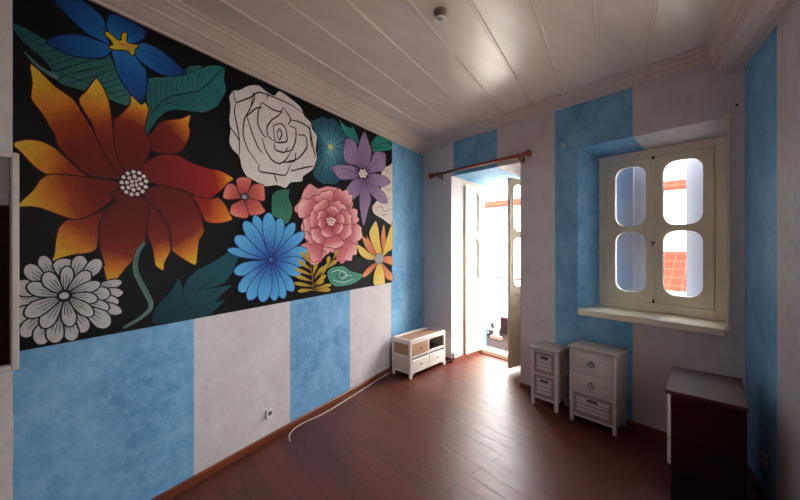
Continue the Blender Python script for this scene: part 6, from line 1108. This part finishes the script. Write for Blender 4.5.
# curved bracket feet
m = MB()
for sx in (-1, 1):
    pts = [(sx * (L2 - .032), -D2 + .006, .06), (sx * (L2 - .032), -D2 + .006, .012), (sx * (L2 - .045), -D2 + .006, .03), (sx * (L2 - .075), -D2 + .006, .05), (sx * (L2 - .1), -D2 + .006, .06)]
    m.prism(pts, (0, .018, 0))
m.box(-L2 + .03, L2 - .03, -D2 + .004, -D2 + .024, .056, .078, .002)
m.build('front_apron', M_bwhite, b)
def knob(parent, x, y, z, mat, s=1.):
    m = MB(); m.lathe([(0, 0), (.006, 0), (.005, .008), (.011, .014), (.013, .02), (.009, .026), (0, .028)], T(x, y, z) @ Matrix.Scale(s, 4) @ Rx(PI / 2), 14); return m.build('knob', mat, parent)
def bench_drawer(x0, x1, z0, z1, mat, tilt, name='drawer'):
    m = MB(); m.box(x0, x1, -D2 - .002, -D2 + .012, z0, z1, .004)
    m.box(x0 + .01, x1 - .01, -D2 + .012, D2 - .03, z0 + .008, z1 - .02, .002)
    o = m.build(name, mat, b); knob(o, (x0 + x1) / 2, -D2 - .002, (z0 + z1) / 2, M_knob, .8); return o
d = bench_drawer(-L2 + .036, -.014, .274, .412, M_weave, 0); d['label'] = 'woven cane drawer'
bench_drawer(-L2 + .04, -.018, .082, .222, M_bwhite, 0)
bench_drawer(.018, L2 - .04, .082, .222, M_bwhite, 0)
m = MB()
for z in (.30, .335, .37): m.tube([(.014, -D2 + .02, z), (L2 - .036, -D2 + .02, z)], .0025, 6)
for k in range(9): m.tube([(.03 + k * .035, -D2 + .02, .275), (.03 + k * .035, -D2 + .02, .385)], .002, 6)
m.box(.014, L2 - .034, -D2 + .03, D2 - .02, .272, .278, 0)
m.build('wire_basket', M_iron, b)

# ------------------------------------------------------------------ whitewashed chests under the window
def crate_drawer(parent, x0, x1, y, z0, z1, depth):
    """slatted crate front with a hand slot"""
    m = MB(); br = .028
    m.box(x0, x0 + br, y, y + .014, z0, z1, .002); m.box(x1 - br, x1, y, y + .014, z0, z1, .002)
    m.box(x0 + br, x1 - br, y, y + .014, z1 - br, z1, .002); m.box(x0 + br, x1 - br, y, y + .014, z0, z0 + br, .002)
    m.box(x0 + .004, x1 - .004, y + .02, y + depth, z0 + .004, z1 - .03, 0)
    o = m.build('drawer', M_crate, parent)
    ih = z1 - z0 - 2 * br; n = 4; zz = z0 + br; m = MB(); xc = (x0 + x1) / 2
    for k in range(n):
        a = zz + ih * k / n + .003; c = zz + ih * (k + 1) / n - .003
        if k == n - 1: m._take(plate(rect(x0 + br, x1 - br, a - .004, c), [rrect(xc - .046, xc + .046, (a + c) / 2 - .014, (a + c) / 2 + .009, .01, 4)], y + .002, .01, 0))
        else: m.box(x0 + br, x1 - br, y + .002, y + .012, a, c - (.004 if k == n - 2 else 0), .002)
    m.build('slat_front', M_slat, o)
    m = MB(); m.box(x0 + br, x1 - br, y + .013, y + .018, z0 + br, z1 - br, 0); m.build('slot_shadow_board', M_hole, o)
    return o
def chest(name, label, x, y, w, d, h, rows, rz=0.):
    o = thing(name, label, 'chest of drawers', (x, y, 0), rz, 'whitewashed chests under the window')
    hw = w / 2; lg = .03
    for sx in (-1, 1):
        for sy in (-1, 1):
            m = MB(); cx = sx * (hw - lg / 2); cy = sy * (d / 2 - lg / 2)
            m.box(cx - lg / 2, cx + lg / 2, cy - lg / 2, cy + lg / 2, 0, h - .018, .003); m.build('leg', M_washv, o)
    m = MB(); m.box(-hw - .016, hw + .016, -d / 2 - .016, d / 2 + .004, h - .018, h, .004); m.build('top', M_washtop, o)
    zlow = rows[-1][0] - .012
    m = MB()
    for sx in (-1, 1):
        cx = sx * (hw - .018)
        m.box(cx - .005, cx + .005, -d / 2 + lg - .002, d / 2 - lg + .002, zlow, h - .018, 0)
    m.box(-hw + .01, hw - .01, d / 2 - .02, d / 2 - .012, zlow, h - .018, 0)
    m.build('side_panel', M_wash, o)
    zr = [h - .032] + [(a[0] + b_[1]) / 2 for a, b_ in zip(rows, rows[1:])] + [rows[-1][0] - .014]
    for i, z in enumerate(zr):
        t_ = .012 if 0 < i < len(zr) - 1 else .014
        m = MB(); m.box(-hw + lg, hw - lg, -d / 2 + .004, -d / 2 + .02, z - t_ * .8, z + t_ * .8, .002); m.build('rail', M_washv, o)
        for sx in (-1, 1):
            m = MB(); m.box(sx * (hw - .013) - .011, sx * (hw - .013) + .011, -d / 2 + lg, d / 2 - lg, z - .014, z + .014, .002); m.build('rail', M_washv, o)
    for z0, z1, kind in rows:
        x0, x1 = -hw + lg + .002, hw - lg - .002
        if kind == 'crate': crate_drawer(o, x0, x1, -d / 2 + .004, z0, z1, d - .05)
        else:
            m = MB(); m.box(x0, x1, -d / 2 - .006, -d / 2 + .012, z0, z1, .004); m.box(x0 + .006, x1 - .006, -d / 2 + .012, d / 2 - .03, z0 + .006, z1 - .02, 0)
            dr = m.build('drawer', M_wash, o); zc = (z0 + z1) / 2
            m = MB(); yy = -d / 2 - .006
            m.lathe([(0, 0), (.013, 0), (.012, .004), (.006, .008), (.006, .014), (0, .015)], T(0, yy, zc + .012) @ Rx(PI / 2), 16)
            m.tube([(.03 * math.cos(a), yy - .012 - .004 * math.sin(a), zc - .008 + .022 * math.sin(a)) for a in [2 * PI * k / 22 for k in range(22)]], .0042, 8, True)
            m.build('handle', M_chrome, dr)
    return o
chest('small_chest', 'small whitewashed chest with two slatted crate drawers beside the french door', 2.092, -.158, .272, .255, .6, [(.345, .552, 'crate'), (.105, .315, 'crate')], .04)
chest('tall_chest', 'taller whitewashed chest with two flat drawers above one slatted drawer', 2.558, -.164, .392, .27, .70, [(.492, .655, 'flat'), (.298, .468, 'flat'), (.082, .276, 'crate')], .03)

# ------------------------------------------------------------------ dark chest at right
dc = thing('dark_chest', 'dark mahogany chest of drawers with pale drawer fronts in the right corner', 'chest of drawers', (3.396, -.572, 0), math.radians(9.5))
hx, hy, hz = .178, .285, .72
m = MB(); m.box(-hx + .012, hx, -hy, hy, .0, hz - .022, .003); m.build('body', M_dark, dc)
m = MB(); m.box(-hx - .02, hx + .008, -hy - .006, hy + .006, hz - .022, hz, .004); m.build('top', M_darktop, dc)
for z0, z1 in ((.584, .694), (.417, .574), (.25, .405)):
    m = MB(); m.box(-hx - .008, -hx + .012, -hy + .004, hy - .004, z0, z1, .003); d = m.build('drawer', M_pale, dc); d['label'] = 'pale drawer front'
    for yy in (-.12, .12):
        m = MB(); m.lathe([(0, 0), (.006, 0), (.005, .006), (.01, .01), (.011, .014), (0, .018)], T(-hx - .008, yy, (z0 + z1) / 2) @ Ry(-PI / 2), 12); m.build('knob', M_dark, d)

# ------------------------------------------------------------------ outside: balcony and the street
M_deck = wood('weathered_deck', (30, 22, 22), (42, 32, 31), .85, 0, 5., .08)
M_maroon = paint('maroon_plank', (34, 18, 20), .75, .15, 8., .05, 0., .1)
M_facade = paint('white_facade', (196, 193, 188), .8, .05, 2., .1)
M_lav = paint('lavender_shutter_paint', (108, 106, 118), .55, .06, 6., .05)
M_blueframe = paint('blue_frame_paint', (60, 104, 160), .5, .06, 6., .05)
def tile_mat():
    t = NT('clay_roof_tiles'); P = t.pos(); br = t.new('ShaderNodeTexBrick'); sc = t.scaled(P, (1, 1, 1))
    comb = t.new('ShaderNodeSeparateXYZ'); t.link(P, comb.inputs[0]); cx = t.new('ShaderNodeCombineXYZ'); t.link(comb.outputs[0], cx.inputs[0]); t.link(comb.outputs[2], cx.inputs[1]); t.link(cx.outputs[0], br.inputs['Vector'])
    for k, v in (('Scale', 1.), ('Mortar Size', .012), ('Brick Width', .26), ('Row Height', .2)): br.inputs[k].default_value = v
    br.offset = 0.
    br.inputs['Color1'].default_value = lin((84, 38, 27)); br.inputs['Color2'].default_value = lin((74, 32, 22)); br.inputs['Mortar'].default_value = lin((96, 50, 40))
    t.link(br.outputs['Color'], t.b.inputs['Base Color']); t.set(Roughness=.9); t.b.inputs['Specular IOR Level'].default_value = .05; return t.m
M_tile = tile_mat()
m = MB()
for k in range(9): m.box(-1.4, 2.4, .87 + k * .12, .983 + k * .12, -.06, -.02, .004)
struct(m.build('balcony_deck', M_deck), 'weathered wooden balcony floor beyond the open french door', 'balcony')
m = MB(); m.box(-1.4, 2.4, 1.96, 2.02, -.06, .25, .01); m.box(-1.4, 2.4, 1.945, 2.035, .25, .285, .008)
tag(m.build('balcony_plank', M_maroon), 'low maroon plank along the outer edge of the balcony', 'plank', kind='structure')
rl = thing('balcony_railing', 'white balcony railing with thin orange handrails beyond the door', 'railing', (0, 2.0, 0), kind='structure')
m = MB(); m.tube([(-1.4, 0, 1.03), (2.4, 0, .985)], .015, 8); m.build('handrail', paint('orange_rail', (74, 24, 10), .9, .08, 8., 0, 0., 0.), rl)
m = MB(); m.tube([(-1.4, 0, .966), (2.4, 0, .955)], .012, 8); m.build('handrail', paint('orange_rail_low', (74, 24, 10), .9, .08, 8., 0, 0., 0.), rl)
for k in range(8):
    m = MB(); m.tube([(-1.3 + k * .5, 0, .28), (-.55 + k * .38, 0, 1.0)], .009, 8); m.build('baluster', M_facade, rl)
ac = thing('outdoor_unit', 'white outdoor unit with a dark square grille on the balcony', 'outdoor unit', (-.01, 1.70, -.02))
m = MB(); m.box(-.16, .13, -.05, .1, .11, .42, .012, 2); m.build('casing', M_plastic, ac)
m = MB(); m._take(plate(rrect(.03, .105, .15, .25, .012, 3), [], -.056, .008, 0)); m.build('grille', M_hole, ac)
m = MB(); m.box(-.14, -.11, -.04, .09, 0, .115, .003); m.build('foot', M_plastic, ac)
m = MB(); m.box(.08, .11, -.04, .09, 0, .115, .003); m.build('foot', M_plastic, ac)
m = MB(); m.box(-.1, .1, -.05, .05, 0, .06, .006); o = m.build('wooden_block', wood('block_wood', (96, 76, 64), (120, 98, 84), .8, 0, 6., .1)); o.location = (.21, 1.55, -.02); tag(o, 'short wooden block on the balcony floor beside the white unit', 'block')
m = MB(); m.box(OX0 - .06, OX0 + .0, .79, .87, -.1, 1.05, .004)
m.build('outer_jamb', M_blueframe, door)['label'] = 'blue outer jamb'
# outer shutters of the window
sh = thing('window_shutters', 'pale lavender outer shutters standing open beyond the window glass', 'shutter', (0, 0, 0), kind='structure')
def shutter_leaf(ax, ay, bx, by):
    L = math.hypot(bx - ax, by - ay); a = math.atan2(by - ay, bx - ax)
    m = MB(); m.box(0, L, -.014, .014, 1.0, 2.62, .003)
    for z in (1.05, 1.75, 2.52): m.box(.02, L - .02, -.024, -.01, z, z + .06, .003)
    o = m.build('shutter_leaf', M_lav, sh); o.location = (ax, ay, 0); o.rotation_euler = (0, 0, a)
shutter_leaf(2.33, .84, 2.532, .855); shutter_leaf(2.515, .885, 2.74, .985)
shutter_leaf(3.37, .80, 2.955, 1.06)
# house across the street
hs = thing('street_house', 'white house across the street with a clay tile ledge', 'building', (0, 0, 0), kind='structure')
m = MB(); m.box(-18, 16, 8.0, 9, -4, 4.6, 0); m.build('facade', M_facade, hs)
m = MB(); m.prism([(-18, 8.0, 3.36), (-18, 7.7, 3.14), (-18, 7.7, 3.07), (-18, 8.0, 3.1)], (34, 0, 0)); m.build('tile_ledge', M_tile, hs)
m = MB(); m.prism([(-1, 8.0, 1.46), (-1, 7.2, .5), (-1, 7.2, .2), (-1, 8.0, .2)], (5, 0, 0)); m.build('lean_to_roof', M_tile, hs)
m = MB(); m.box(-1, 4, 7.12, 7.2, .40, .47, 0); m.build('gutter', M_facade, hs)
m = MB(); m.box(-30, 30, -20, 40, -4.1, -4.0, 0)
struct(m.build('street_ground', paint('street_stone', (170, 166, 160), .9, .1, 3., .1)), 'pale paved street far below the balcony', 'street')

# ------------------------------------------------------------------ light
w = bpy.data.worlds.new('World'); scene.world = w; w.use_nodes = True
bg = w.node_tree.nodes['Background']; bg.inputs[0].default_value = (1., .99, .985, 1); bg.inputs[1].default_value = 6.0
def portal(name, x, y, z, sx, sz):
    l = bpy.data.lights.new(name, 'AREA'); l.shape = 'RECTANGLE'; l.size = sx; l.size_y = sz; l.cycles.is_portal = True
    o = bpy.data.objects.new(name, l); COL.objects.link(o); o.location = (x, y, z); o.rotation_euler = (-PI / 2, 0, 0); return o
portal('door_portal', (OX0 + OX1) / 2, TH + .1, 1.3, 1., 2.7)
portal('window_portal', 2.87, .6, 1.77, 1.1, 1.7)
sp_ = portal('fill_window_portal', *skew(.47, (RY0 + RY1) / 2, W), (RZ0 + RZ1) / 2, .9, 1.35); sp_.rotation_euler = (-PI / 2, 0, SK - PI / 2)  # sky light through the added fill window

# ------------------------------------------------------------------ camera
cam = bpy.data.cameras.new('camera'); co = bpy.data.objects.new('camera', cam); COL.objects.link(co)
F_PX, CY = 350., 243.924
yaw, pit, rol = -.8926627, .00035216, -.00030689
f = Vector((math.sin(yaw) * math.cos(pit), math.cos(yaw) * math.cos(pit), math.sin(pit)))
r0 = Vector((math.cos(yaw), -math.sin(yaw), 0)); u0 = r0.cross(f)
r1 = r0 * math.cos(rol) + u0 * math.sin(rol); u1 = -r0 * math.sin(rol) + u0 * math.cos(rol)
co.matrix_world = Matrix(((r1.x, u1.x, -f.x, 3.93077), (r1.y, u1.y, -f.y, -3.61286), (r1.z, u1.z, -f.z, 1.65), (0, 0, 0, 1)))
cam.sensor_fit = 'HORIZONTAL'; cam.sensor_width = 36.; cam.lens = 36. * F_PX / 800.
cam.shift_y = -(250. - CY) / 800.; cam.clip_start = .02
scene.camera = co

vs = scene.view_settings
scene.display_settings.display_device = 'sRGB'
vs.view_transform = 'Standard'; vs.look = 'None'; vs.gamma = 1.; vs.exposure = 2.15; vs.use_curve_mapping = False
scene.cycles.use_denoising = True
scene.cycles.max_bounces = 14; scene.cycles.diffuse_bounces = 8; scene.cycles.glossy_bounces = 4; scene.cycles.transparent_max_bounces = 12
scene.cycles.sample_clamp_indirect = 12.
scene.cycles.caustics_reflective = False; scene.cycles.caustics_refractive = False
